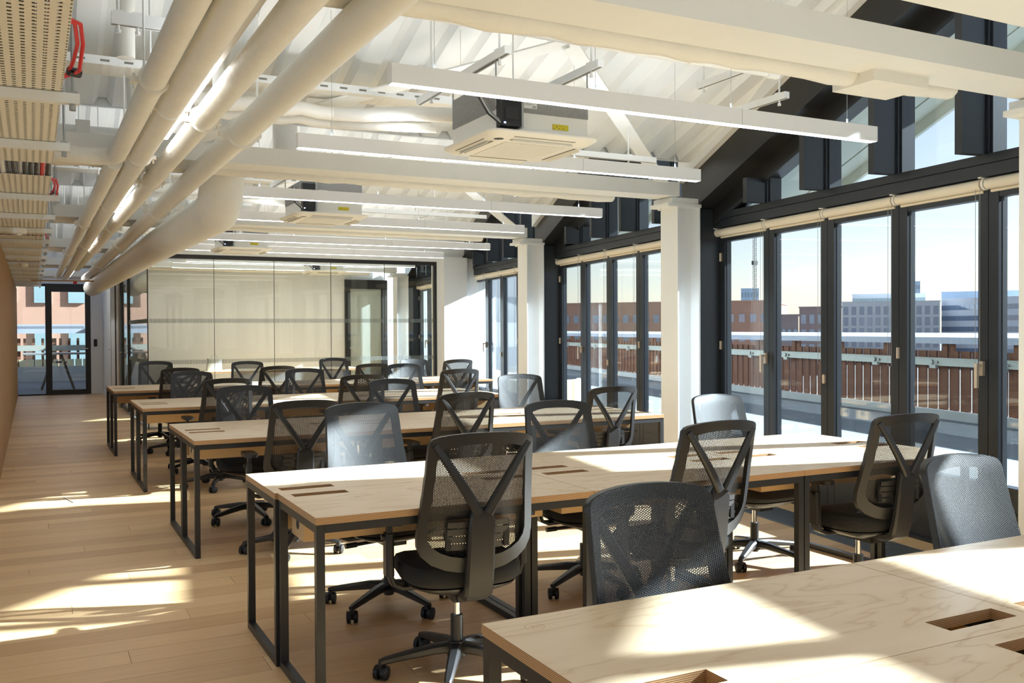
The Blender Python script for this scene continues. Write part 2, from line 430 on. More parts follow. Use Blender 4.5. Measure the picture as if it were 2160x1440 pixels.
# white wall above / beside the meeting room glazing
w = MB(); w.box(1.50, 6.9, 14.40, 14.56, 2.545, 3.05); w.box(5.99, 6.9, 14.40, 14.56, 0, 2.545); struct(w.build('wall_partition_head', M_['paint'], smooth=False))
w = MB(); w.box(1.44, 1.56, 14.42, 18.96, 2.545, 3.2); struct(w.build('wall_partition_side_head', M_['paint'], smooth=False))
# slatted oak wall along the aisle
sw = struct(MB().box(-0.50, -0.44, 9.6, 23.4, 0, 2.36).build('wall_slatted', M_['slat'], smooth=False))
sm = MB().box(-0.44, -0.285, 0, 0.055, 0, 2.36).mesh('oak_batten', M_['slat'], False)
for i in range(98): link('oak_batten', sm, sw, (0, 9.6 + i * 0.14, 0))

# ------------------------------------------------------------------ roof (sawtooth: long slope down away from camera, steep drop)
BP = 3.90
YV = [-4.80 + BP * k for k in range(8)]                   # valleys ... 3.0, 6.9, 10.8, 14.7, 18.6, 22.5
KS = 0.356; ZV = 2.95; RID = 0.06
def zdeck(y, y1): return ZV + KS * (y1 - y)
for k in range(len(YV) - 1):
    ya, y1 = YV[k] + RID, YV[k + 1]
    d = MB(); x = -4.0; prof = []
    per = 0.25
    while x < 7.9:
        for dx, dz in ((0, 0), (0.13, 0), (0.165, 0.055), (0.215, 0.055), (0.25, 0)):
            prof.append((x + dx, dz))
        x += per
    for i in range(len(prof) - 1):
        (xa, da), (xb, db) = prof[i], prof[i + 1]
        if xb - xa < 1e-6: continue
        ys = max(ya, (xb + 0.24 - WX0) / math.tan(TH))
        if ys >= y1 - 0.02: continue
        d.add([(xa, ys, zdeck(ys, y1) + da), (xb, ys, zdeck(ys, y1) + db), (xb, y1, ZV + db), (xa, y1, ZV + da)], [(0, 1, 2, 3)])
    struct(d.build('ceiling', M_['deck'], smooth=False))
    s = MB()                                              # roof slab over it, out to the eaves
    OV = 0.78
    zr = zdeck(ya, y1)
    for (p0, z0, p1, z1) in ((ya, zr, y1 + 0.02, ZV),):
        lo = 0.10
        pts = [(-4.3, p0, z0 + lo), (xw(p0) + OV, p0, z0 + lo), (xw(p1) + OV, p1, z1 + lo), (-4.3, p1, z1 + lo)]
        s.hexa(pts + [(a, b, c + 0.12) for a, b, c in pts])
    struct(s.build('ceiling_roof_slab', M_['deck'], smooth=False))
    st = MB(); xl = xw(YV[k]) + 0.06                       # upright step of the sawtooth
    st.box(-4.2, xl, YV[k] + 0.021, ya, ZV, zr + 0.2)
    struct(st.build('ceiling_lining', M_['deck'], smooth=False))
# beams along every valley
BEAMN = {3.0: 'above the second desk row', 6.9: 'resting on the column beside the third desk row', 10.8: 'resting on the column beside the fourth desk row',
         14.7: 'above the meeting room glass wall', 18.6: 'over the far half of the corridor', 22.5: 'just before the far glazed door', -0.9: 'overhead behind the camera'}
for y in YV:
    yk = round(y, 1)
    if yk not in BEAMN: continue
    xe = xw(y) - 0.56
    o = thing('steel_beam', 'white boxed steel roof beam ' + BEAMN[yk], 'beam', (0, y, 0), group='roof valley beams')
    b = MB(); b.box(-4, xe, -0.135, 0.135, 2.605, 2.73); b.build('beam_casing', M_['steel_white'], o)
    b = MB(); n = 60                                      # rough lagged pipe tucked behind it
    pts = [(-4 + (xe - 0.5 + 4) * i / n, 0.20 + random.uniform(-.006, .006), 2.625 + random.uniform(-.006, .006)) for i in range(n + 1)]
    b.tube(pts, [0.062 + random.uniform(-.006, .006) for _ in pts], 10); b.build('lagged_pipe', M_['lagging'], o)
    if yk == 3.0:
        b = MB(); b.box(3.42, 3.78, 0.05, 0.30, 2.555, 2.66); b.build('lagging_box', M_['lagging'], o)
o = thing('boxed_duct', 'white boxed service duct crossing the very top corner by the windows', 'duct', (0, 0, 0))
MB().box(-4, 5.0, 2.08, 2.36, 2.60, 2.74).build('duct_casing', M_['steel_white'], o)

# ------------------------------------------------------------------ columns
SB = [-0.91 + 3.93 * k for k in range(0, 6)]              # -0.91, 3.02, 6.95, 10.88, 14.81, 18.74
CN = {6.95: 'beside the third desk row', 10.88: 'beside the fourth desk row', 14.81: 'at the corner of the meeting room', 18.74: 'inside the far end of the meeting room', 3.02: 'by the windows close to the camera', -0.91: 'by the windows behind the camera'}
for s in SB:
    p = wpt(-0.42, s)
    o = thing('steel_column', 'white steel column ' + CN[round(s, 2)], 'column', p, group='window columns')
    if abs(s - 14.81) < .1:
        MB().box(-0.30, 0.12, -0.42, 0.13, 0, 2.62).build('column_casing', M_['paint'], o); continue
    c = MB(); c.box(-0.127, -0.113, -0.127, 0.127, 0, 2.52); c.box(0.113, 0.127, -0.127, 0.127, 0, 2.52); c.box(-0.113, 0.113, -0.006, 0.006, 0, 2.52)
    c.build('column_shaft', M_['paint'], o)
    c = MB(); c.box(-0.24, 0.13, -0.14, 0.14, 2.52, 2.55); c.box(-0.20, 0.10, -0.135, 0.135, 2.551, 2.60)
    for a in (-0.09, 0.09):
        for b in (-0.20, ): c.cyl((b + 0.03, a, 2.505), (b + 0.03, a, 2.52), 0.014, 8)
    c.build('cap_plate', M_['paint'], o)
    # flat braces lying under the roof slope, from the column head up and back down
    sl_ = lambda x, y: 2.66 + KS * (p.y - y)
    def brace(xa, ya, xb, yb):
        b = MB(); A = Vector((xa - p.x, ya - p.y, sl_(xa, ya))); B = Vector((xb - p.x, yb - p.y, sl_(xb, yb)))
        d = (B - A); nrm = Vector((0, KS, 1)).normalized(); b.sweep([A, B], 0.11, 0.014, side=d.cross(nrm).normalized()); b.build('roof_brace', M_['steel_white'], o)
    brace(p.x - 0.13, p.y, p.x - 2.2, p.y - 1.72)
    brace(p.x - 2.2, p.y - 1.72, p.x - 4.6, p.y)

# ------------------------------------------------------------------ glazed window wall
def zraf(u):
    return 2.38 + 0.3525 * u
door_n = 0; win_n = 0
LEAF = 0.766
stile_me = MB().box(-0.035, 0.035, 0, 0.075, 0.02, 2.34).mesh('stile', M_['navy'])
rail_me = MB().box(-0.035, 0.035, 0.075, LEAF - 0.085, 2.22, 2.34).mesh('top_rail', M_['navy'])
kb = MB(); kb.box(-0.035, 0.035, 0.075, LEAF - 0.085, 0.02, 0.46); kb.box(-0.042, -0.035, 0.075, LEAF - 0.085, 0.30, 0.31); kb.box(-0.045, -0.035, 0.075, LEAF - 0.085, 0.44, 0.46)
kick_me = kb.mesh('bottom_panel', M_['navy'])
pane_me = MB().box(-0.006, 0.006, 0.07, LEAF - 0.08, 0.455, 2.225).mesh('pane', M_['glass'], False)
bead = MB()
for a, b in ((0.075, 0.087), (LEAF - 0.097, LEAF - 0.085)): bead.box(-0.02, -0.008, a, b, 0.46, 2.22)
bead_me = bead.mesh('glazing_bead', M_['navy'])
hd = MB(); hd.box(-0.055, -0.036, -0.014, 0.014, -0.045, 0.045); hd.cyl((-0.055, 0, 0.02), (-0.085, 0, 0.02), 0.009, 10); hd.box(-0.098, -0.082, -0.011, 0.011, -0.12, 0.032)
handle_me = hd.mesh('handle', M_['handle'])
hg = MB(); hg.box(-0.045, -0.035, -0.010, 0.010, -0.038, 0.038); hg.cyl((-0.047, 0.0, -0.038), (-0.047, 0.0, 0.038), 0.007, 8)
hinge_me = hg.mesh('hinge', M_['handle'])
lk = MB(); lk.prism([(0.014 * math.cos(2 * math.pi * i / 20), 0.022 * (1 if math.sin(2 * math.pi * i / 20) > 0 else -1) + 0.014 * math.sin(2 * math.pi * i / 20)) for i in range(20)], lambda a, b, t: (t, a, b), -0.05, -0.035)
lock_me = lk.mesh('lock', M_['handle'])
BAYW = {0: 'behind the camera', 1: 'beside row one', 2: 'beside row two', 3: 'beside row three', 4: 'beside rows four and five', 5: 'inside the meeting room'}
blind_n = 0
tube_me = None
for k in range(0, 6):
    s0 = -4.84 + 3.93 * k; s1 = s0 + 3.93
    base = wpt(0, 0)
    # folding leaves
    for j in range(5):
        door_n += 1
        y0 = s1 - 0.05 - LEAF * (j + 1)
        d = sgroup('door_%d' % door_n, wpt(0, y0), -TH)
        link('stile', stile_me, d); link('stile', stile_me, d, (0, LEAF - 0.08, 0))
        link('top_rail', rail_me, d); link('bottom_panel', kick_me, d); link('pane', pane_me, d); link('glazing_bead', bead_me, d)
        if j == 4: pass
        if j == 0: link('hinge', hinge_me, d, (0, LEAF - 0.02, 1.27)); link('hinge', hinge_me, d, (0, LEAF - 0.02, 2.08)); link('handle', handle_me, d, (0, 0.035, 1.17))
        if j == 1: link('lock', lock_me, d, (0, 0.03, 1.03))
        if j == 2: link('hinge', hinge_me, d, (0, 0.0, 1.25))
        if j == 3: link('handle', handle_me, d, (0, 0.035, 1.17))
    # transom, post fin, gable glazing
    win_n += 1
    wdw = sgroup('window_%d' % win_n, wpt(0, 0), -TH)
    t_ = MB(); t_.box(-0.10, 0.07, s0 + 0.05, s1 - 0.05, 2.424, 2.48); t_.build('transom', M_['navy'], wdw)
    t_ = MB(); t_.box(-0.094, 0.06, s0 + 0.05, s1 - 0.05, 2.345, 2.42); t_.build('transom', M_['navy'], wdw)
    f_ = MB(); f_.box(-0.285, 0.06, s1 - 0.05, s1 + 0.05, 0, 2.52); f_.build('post_fin', M_['navy'], wdw)
    us = [0.05 + LEAF * (j + 1) for j in range(4)]
    for uu in us:
        zt = min(zraf(uu - 0.03), zraf(uu + 0.03)) + 0.03
        if zt > 2.5:
            m_ = MB(); m_.box(-0.27, -0.08, s1 - uu - 0.028, s1 - uu + 0.028, 2.48, zt); m_.box(-0.08, 0.05, s1 - uu - 0.045, s1 - uu + 0.045, 2.48, zt); m_.box(-0.06, 0.05, s1 - uu - 0.06, s1 - uu + 0.06, 2.48, zt); m_.build('mullion', M_['navy'], wdw)
    edges = [0.10] + us + [3.84]
    for a, b in zip(edges[:-1], edges[1:]):
        n_ = 10; top = [(a + (b - a) * i / n_, zraf(a + (b - a) * i / n_) + 0.01) for i in range(n_ + 1)]
        top = [(q, max(z, 2.481)) for q, z in top]
        poly = [(a, 2.48), (b, 2.48)] + top[::-1]
        g_ = MB(); g_.prism(poly, lambda q, z, t: (t, s1 - q, z), -0.005, 0.005); g_.build('pane', M_['glass'], wdw, smooth=False)
    # rafters (dark steel) - long slope
    def rbox(name, xa, xb, u0, u1, lo, hi, m):
        r_ = MB(); z = lambda u, o: 2.38 + 0.3525 * u + o
        r_.hexa([(xa, s1 - u0, z(u0, lo)), (xb, s1 - u0, z(u0, lo)), (xb, s1 - u1, z(u1, lo)), (xa, s1 - u1, z(u1, lo)),
                 (xa, s1 - u0, z(u0, hi)), (xb, s1 - u0, z(u0, hi)), (xb, s1 - u1, z(u1, hi)), (xa, s1 - u1, z(u1, hi))])
        r_.build(name, M_[m], wdw, smooth=False)
    rbox('rafter', -0.27, -0.11, -0.24, 3.86, 0.15, 0.56, 'rafter')
    rbox('rafter_flange', -0.30, -0.11, -0.20, 3.86, 0.13, 0.15, 'rafter')
    rbox('rafter_frame', -0.11, 0.06, 0.0, 3.86, 0.0, 0.72, 'rafter')
    rbox('rafter_cover', -0.11, -0.085, 0.05, 3.8, -0.03, 0.0, 'navy')
    rbox('ceiling_trim', -0.33, -0.27, -0.2, 3.86, 0.48, 0.72, 'steel_white')
    MB().box(-0.08, 0.06, s0 + .03, s0 + .09, 2.48, 4.2).build('end_post', M_['navy'], wdw, smooth=False)
    # eaves soffit outside
    sf = MB(); z = lambda u: 2.44 + 0.3525 * u
    sf.hexa([(0.06, s1, z(0)), (0.55, s1, z(0)), (0.55, s1 - 3.9, z(3.9)), (0.06, s1 - 3.9, z(3.9)), (0.06, s1, z(0) + .3), (0.55, s1, z(0) + .3), (0.55, s1 - 3.9, z(3.9) + .3), (0.06, s1 - 3.9, z(3.9) + .3)])
    sf.hexa([(0.56, s1, z(0) - .005), (0.73, s1, z(0) - .005), (0.73, s1 - 3.9, z(3.9) - .005), (0.56, s1 - 3.9, z(3.9) - .005), (0.56, s1, z(0) + .3), (0.73, s1, z(0) + .3), (0.73, s1 - 3.9, z(3.9) + .3), (0.56, s1 - 3.9, z(3.9) + .3)])
    sf.hexa([(0.73, s1, z(0) - .10), (0.76, s1, z(0) - .10), (0.76, s1 - 3.9, z(3.9) - .10), (0.73, s1 - 3.9, z(3.9) - .10), (0.73, s1, z(0) + .5), (0.76, s1, z(0) + .5), (0.76, s1 - 3.9, z(3.9) + .5), (0.73, s1 - 3.9, z(3.9) + .5)])
    sf.build('eaves_soffit', M_['soffit'], wdw, smooth=False)
    # roller blinds, one over each leaf
    if k == 0: continue
    for j in range(5):
        y0 = s1 - 0.05 - LEAF * (j + 1)
        blind_n += 1
        bl = thing('roller_blind', 'cream roller blind, %s from the far post of glazing %s' % (ORD[j], BAYW[k]), 'blind', wpt(-0.06, y0), -TH, 'roller blinds under the transom')
        b_ = MB(); b_.cyl((0, 0.02, 2.305), (0, LEAF - 0.02, 2.305), 0.034, 18); b_.build('blind_roll', M_['blind'], bl)
        b_ = MB(); b_.cyl((0.022, 0.03, 2.264), (0.022, LEAF - 0.03, 2.264), 0.011, 10); b_.build('bottom_bar', M_['blind'], bl)
        b_ = MB()
        b_.box(-0.045, 0.045, LEAF - 0.012, LEAF + 0.012, 2.338, 2.346); b_.cyl((0, LEAF - 0.014, 2.305), (0, LEAF + 0.002, 2.305), 0.038, 18); b_.build('bracket', M_['unit_white'], bl)
        b_ = MB(); zb_ = 1.17
        n_ = 10; pts = [(-0.02, 0.02, 2.28), (-0.02, 0.02, zb_)] + [(-0.02, 0.037 - 0.017 * math.cos(math.pi * i / n_), zb_ - 0.02 * math.sin(math.pi * i / n_)) for i in range(1, n_)] + [(-0.02, 0.054, zb_), (-0.02, 0.054, 2.28)]
        b_.tube(pts, 0.0016, 5); b_.build('chain', M_['zinc'], bl)
# threshold below the leaves
struct(MB().box(-0.07, 0.08, -4.84, 18.74, 0.0, 0.019).build('trim_1', M_['navy'], None, wpt(0, 0), -TH))

# ------------------------------------------------------------------ meeting room glazing
win_n += 1
gw = sgroup('window_%d' % win_n)
b = MB(); b.box(1.50, 5.99, 14.42, 14.48, 2.485, 2.545); b.build('head_frame', M_['black_steel'], gw)
b = MB(); b.box(5.94, 5.99, 14.42, 14.48, 0, 2.485); b.build('side_frame', M_['black_steel'], gw)
b = MB(); b.box(1.50, 5.94, 14.42, 14.48, 0.0005, 0.03); b.build('floor_channel', M_['zinc'], gw)
b = MB(); b.box(1.485, 1.50, 14.44, 14.46, 0.0, 2.485); b.build('corner_joint', M_['black_steel'], gw)
xs = [1.505, 2.422, 3.312, 4.201, 5.086, 5.94]
for a, c in zip(xs[:-1], xs[1:]):
    pn = MB().box(a + 0.003, c - 0.003, 14.444, 14.456, 0.03, 2.485).build('pane', M_['part_glass'], gw, smooth=False)
    mf = MB()
    for z in (1.54, 0.935):
        n_ = int((c - a) / 0.022)
        for i in range(n_): mf.box(a + 0.012 + i * 0.022, a + 0.012 + i * 0.022 + 0.010, 14.4425, 14.4438, z, z + 0.062)
    stuff(mf.build('manifestation_strips', M_['frost'], pn, smooth=False))
    if c < 5.9: MB().box(c - 0.003, c + 0.003, 14.443, 14.457, 0.03, 2.485).build('glass_joint', M_['black_steel'], gw)
win_n += 1
gs = sgroup('window_%d' % win_n)
b = MB(); b.box(1.465, 1.525, 14.48, 18.96, 2.485, 2.545); b.build('head_frame', M_['black_steel'], gs)
b = MB(); b.box(1.465, 1.525, 14.47, 17.4, 0.0005, 0.03); b.build('floor_channel', M_['zinc'], gs)
for ya, yb in ((14.47, 15.95), (15.956, 17.36)):
    pn = MB().box(1.489, 1.501, ya, yb, 0.03, 2.485).build('pane', M_['part_glass'], gs, smooth=False)
    mf = MB()
    for z in (1.54, 0.935):
        for i in range(int((yb - ya) / 0.022)): mf.box(1.4875, 1.4888, ya + 0.01 + i * 0.022, ya + 0.02 + i * 0.022, z, z + 0.062)
    stuff(mf.build('manifestation_strips', M_['frost'], pn, smooth=False))
door_n += 1
gd = sgroup('door_%d' % door_n)
b = MB(); b.box(1.465, 1.525, 17.37, 17.42, 0, 2.485); b.box(1.465, 1.525, 18.75, 18.96, 0, 2.485); b.build('door_post', M_['black_steel'], gd)
b = MB(); b.box(1.475, 1.515, 17.43, 17.49, 0.01, 2.475); b.box(1.475, 1.515, 18.68, 18.74, 0.01, 2.475); b.box(1.475, 1.515, 17.49, 18.68, 2.415, 2.475); b.box(1.475, 1.515, 17.49, 18.68, 0.01, 0.07); b.build('door_frame', M_['black_steel'], gd)
MB().box(1.490, 1.500, 17.49, 18.68, 0.07, 2.415).build('pane', M_['part_glass'], gd, smooth=False)
b = MB(); b.cyl((1.475, 18.65, 1.03), (1.42, 18.65, 1.03), 0.009); b.cyl((1.42, 18.66, 1.03), (1.42, 18.54, 1.03), 0.008); b.build('handle', M_['chrome'], gd)
# plain door in the corridor wall
door_n += 1
gd = sgroup('door_%d' % door_n)
b = MB(); b.box(1.425, 1.4405, 19.5, 20.55, 0, 2.35); b.build('door_leaf', M_['paint'], gd)
b = MB(); b.box(1.42, 1.4405, 20.55, 20.60, 0, 2.40); b.box(1.42, 1.4405, 19.45, 19.5, 0, 2.40); b.build('door_edge', M_['black_steel'], gd)
b = MB(); b.cyl((1.425, 20.45, 1.05), (1.37, 20.45, 1.05), 0.01); b.cyl((1.37, 20.46, 1.05), (1.37, 20.34, 1.05), 0.009); b.build('handle', M_['chrome'], gd)
# black framed glass door in the meeting room's back wall
door_n += 1
gd = sgroup('door_%d' % door_n)
b = MB(); y0, y1 = 18.90, 18.96
b.box(5.80, 5.91, y0, y1, 0, 2.47); b.box(6.60, 6.72, y0, y1, 0, 2.47); b.box(5.91, 6.60, y0, y1, 2.28, 2.47); b.box(5.91, 6.60, y0, y1, 0, 0.10); b.build('door_frame', M_['black_steel'], gd)
MB().box(5.91, 6.60, 18.945, 18.955, 0.10, 2.28).build('pane', M_['part_glass'], gd, smooth=False)
b = MB(); b.cyl((5.88, 18.90, 1.05), (5.88, 18.85, 1.05), 0.012); b.cyl((5.87, 18.85, 1.05), (6.02, 18.85, 1.05), 0.009); b.build('handle', M_['chrome'], gd)
# far glazed doors
door_n += 1
gd = sgroup('door_%d' % door_n)
b = MB(); y0, y1 = 23.33, 23.43
b.box(-0.40, -0.355, y0, y1, 0, 2.49); b.box(-0.355, 1.19, y0, y1, 2.43, 2.489); b.box(0.27, 0.40, y0, y1, 0, 2.43); b.box(1.08, 1.19, y0, y1, 0, 2.43); b.box(0.40, 1.08, y0, y1, 2.31, 2.43); b.box(0.40, 1.08, y0, y1, 0, 0.11); b.box(-0.355, 0.27, y0, y1, 0, 0.03)
b.build('door_frame', M_['black_steel'], gd)
MB().box(-0.355, 0.27, 23.375, 23.385, 0.03, 2.43).build('pane', M_['part_glass'], gd, smooth=False)
MB().box(0.40, 1.08, 23.375, 23.385, 0.11, 2.31).build('pane', M_['part_glass'], gd, smooth=False)
b = MB(); b.cyl((1.12, 23.33, 1.03), (1.12, 23.27, 1.03), 0.014); b.cyl((1.13, 23.27, 1.03), (0.99, 23.27, 1.03), 0.011); b.build('handle', M_['chrome'], gd)
mf = MB()
for i in range(28): mf.box(-0.35 + i * 0.022, -0.34 + i * 0.022, 23.372, 23.374, 1.48, 1.54)
for i in range(30): mf.box(0.41 + i * 0.022, 0.42 + i * 0.022, 23.372, 23.374, 1.48, 1.54)
stuff(mf.build('manifestation_strips', M_['frost'], gd, smooth=False))
o = thing('door_reader', 'small black card reader on the wall beside the far glazed door', 'card reader', (1.29, 23.335, 1.16))
b = MB(); b.box(-0.035, 0.035, -0.004, 0.014, -0.08, 0.08); b.build('reader_base', M_['black'], o); b = MB(); b.box(-0.03, 0.03, -0.010, -0.004, -0.075, 0.075); b.build('reader_face', M_['black'], o)

exec_objects = True

# ------------------------------------------------------------------ desks
DW, DD, DH = 1.2007, 0.6034, 0.74
def make_desk():
    root = link('desk', None)
    hw, hd_ = DW / 2 - 0.0015, DD / 2 - 0.001
    X = [-hw, -0.557, -0.322, 0.322, 0.557, hw]; Y = [-hd_, 0.178, 0.248, hd_]
    z0, z1 = 0.714, 0.74
    vs = []; fs = []
    idx = lambda i, j, k: (k * len(Y) + j) * len(X) + i
    for z in (z0, z1):
        for y in Y:
            for x in X: vs.append((x, y, z))
    hole = lambda i, j: j == 1 and i in (1, 3)
    for i in range(len(X) - 1):
        for j in range(len(Y) - 1):
            if hole(i, j):
                fs += [(idx(i, j, 0), idx(i + 1, j, 0), idx(i + 1, j, 1), idx(i, j, 1)), (idx(i, j + 1, 1), idx(i + 1, j + 1, 1), idx(i + 1, j + 1, 0), idx(i, j + 1, 0)),
                       (idx(i, j, 1), idx(i, j + 1, 1), idx(i, j + 1, 0), idx(i, j, 0)), (idx(i + 1, j, 0), idx(i + 1, j + 1, 0), idx(i + 1, j + 1, 1), idx(i + 1, j, 1))]
                continue
            fs += [(idx(i, j, 0), idx(i, j + 1, 0), idx(i + 1, j + 1, 0), idx(i + 1, j, 0)), (idx(i, j, 1), idx(i + 1, j, 1), idx(i + 1, j + 1, 1), idx(i, j + 1, 1))]
    nx, ny = len(X) - 1, len(Y) - 1
    for i in range(nx): fs += [(idx(i, 0, 0), idx(i + 1, 0, 0), idx(i + 1, 0, 1), idx(i, 0, 1)), (idx(i, ny, 1), idx(i + 1, ny, 1), idx(i + 1, ny, 0), idx(i, ny, 0))]
    for j in range(ny): fs += [(idx(0, j, 1), idx(0, j + 1, 1), idx(0, j + 1, 0), idx(0, j, 0)), (idx(nx, j, 0), idx(nx, j + 1, 0), idx(nx, j + 1, 1), idx(nx, j, 1))]
    MB().add(vs, fs).build('desktop', M_['ply'], root, smooth=False)
    T = 0.032
    for sx in (-1, 1):
        b = MB(); xa, xb = sorted((sx * (hw - 0.002), sx * (hw - 0.002 - T)))
        for sy in (-1, 1):
            ya, yb = sorted((sy * (hd_ - 0.004), sy * (hd_ - 0.004 - T))); b.box(xa, xb, ya, yb, 0, 0.713)
        b.box(xa, xb, -hd_ + 0.004 + T, hd_ - 0.004 - T, 0.0, T); b.box(xa, xb, -hd_ + 0.004 + T, hd_ - 0.004 - T, 0.713 - T, 0.713)
        b.build('leg_frame', M_['black_steel'], root, smooth=False)
    for sy in (-1, 1):
        ya, yb = sorted((sy * (hd_ - 0.004), sy * (hd_ - 0.004 - T)))
        MB().box(-hw + 0.035, hw - 0.035, ya, yb, 0.713 - T, 0.713).build('rail', M_['black_steel'], root, smooth=False)
    b = MB()
    ya, yb, za, zb, t = 0.06, 0.262, 0.575, 0.680, 0.012
    b.box(-0.55, 0.55, ya, yb, za, za + t); b.box(-0.55, 0.55, ya, ya + t, za + t, zb); b.box(-0.55, 0.55, yb - t, yb, za + t, zb)
    b.box(-0.55, -0.55 + t, ya + t, yb - t, za + t, zb); b.box(0.55 - t, 0.55, ya + t, yb - t, za + t, zb)
    tr = b.build('cable_tray', M_['tray_ply'], root, smooth=False)
    h = MB()
    for sx in (-1, 1): h.cyl((sx * 0.5495, 0.16, 0.63), (sx * 0.5512, 0.16, 0.63), 0.022, 16)
    h.build('tray_hole', M_['ink'], tr)
    # maker's mark: thin circle with a V
    e = MB(); cx, cy, z = 0.50, -0.222, 0.7401
    n = 40
    for i in range(n):
        a0, a1 = 2 * math.pi * i / n, 2 * math.pi * (i + 1) / n
        if 2 < i < 6: continue
        p = lambda a, r: (cx + r * math.cos(a), cy + r * math.sin(a), z)
        e.add([p(a0, 0.0225), p(a1, 0.0225), p(a1, 0.0238), p(a0, 0.0238)], [(0, 1, 2, 3)])
    def bar(x0, y0, x1, y1, w=0.0011):
        d = Vector((x1 - x0, y1 - y0)); d.normalize(); q = Vector((-d.y, d.x)) * w / 2
        e.add([(cx + x0 + q.x, cy + y0 + q.y, z), (cx + x0 - q.x, cy + y0 - q.y, z), (cx + x1 - q.x, cy + y1 - q.y, z), (cx + x1 + q.x, cy + y1 + q.y, z)], [(0, 1, 2, 3)])
    bar(-0.010, 0.012, 0.0, -0.012); bar(0.0, -0.012, 0.010, 0.012); bar(-0.013, 0.012, -0.007, 0.012)
    e.build('maker_mark', M_['engrave'], root, smooth=False)
    return root
ROWS = {1: (0.9305, 1.9842, 3), 2: (0.9182, 4.5844, 3), 3: (0.8934, 7.3116, 3), 4: (0.8628, 10.0534, 3), 5: (0.8204, 12.7563, 4)}
desk0 = make_desk(); first = True
for r, (x, yb, n) in ROWS.items():
    for i in range(n):
        for side in ('camera', 'far'):
            if r == 1 and i == 2 and False: continue
            o = desk0 if first else copy_tree(desk0); first = False
            jit = random.uniform(-0.0004, 0.0004)
            cx = x + DW * (i + 0.5) + jit + (-0.012 if (side == 'far' and r == 2) else 0)
            cy = yb - DD * (1.5 if side == 'camera' else 0.5)
            o.location = (cx, cy, 0); o.rotation_euler = (0, 0, 0 if side == 'camera' else math.pi)
            tag(o, 'birch plywood desk, %s from the aisle, %s side of desk row %s' % (ORD[i], side, ['one', 'two', 'three', 'four', 'five'][r - 1]), 'desk', 'plywood desks in five rows')

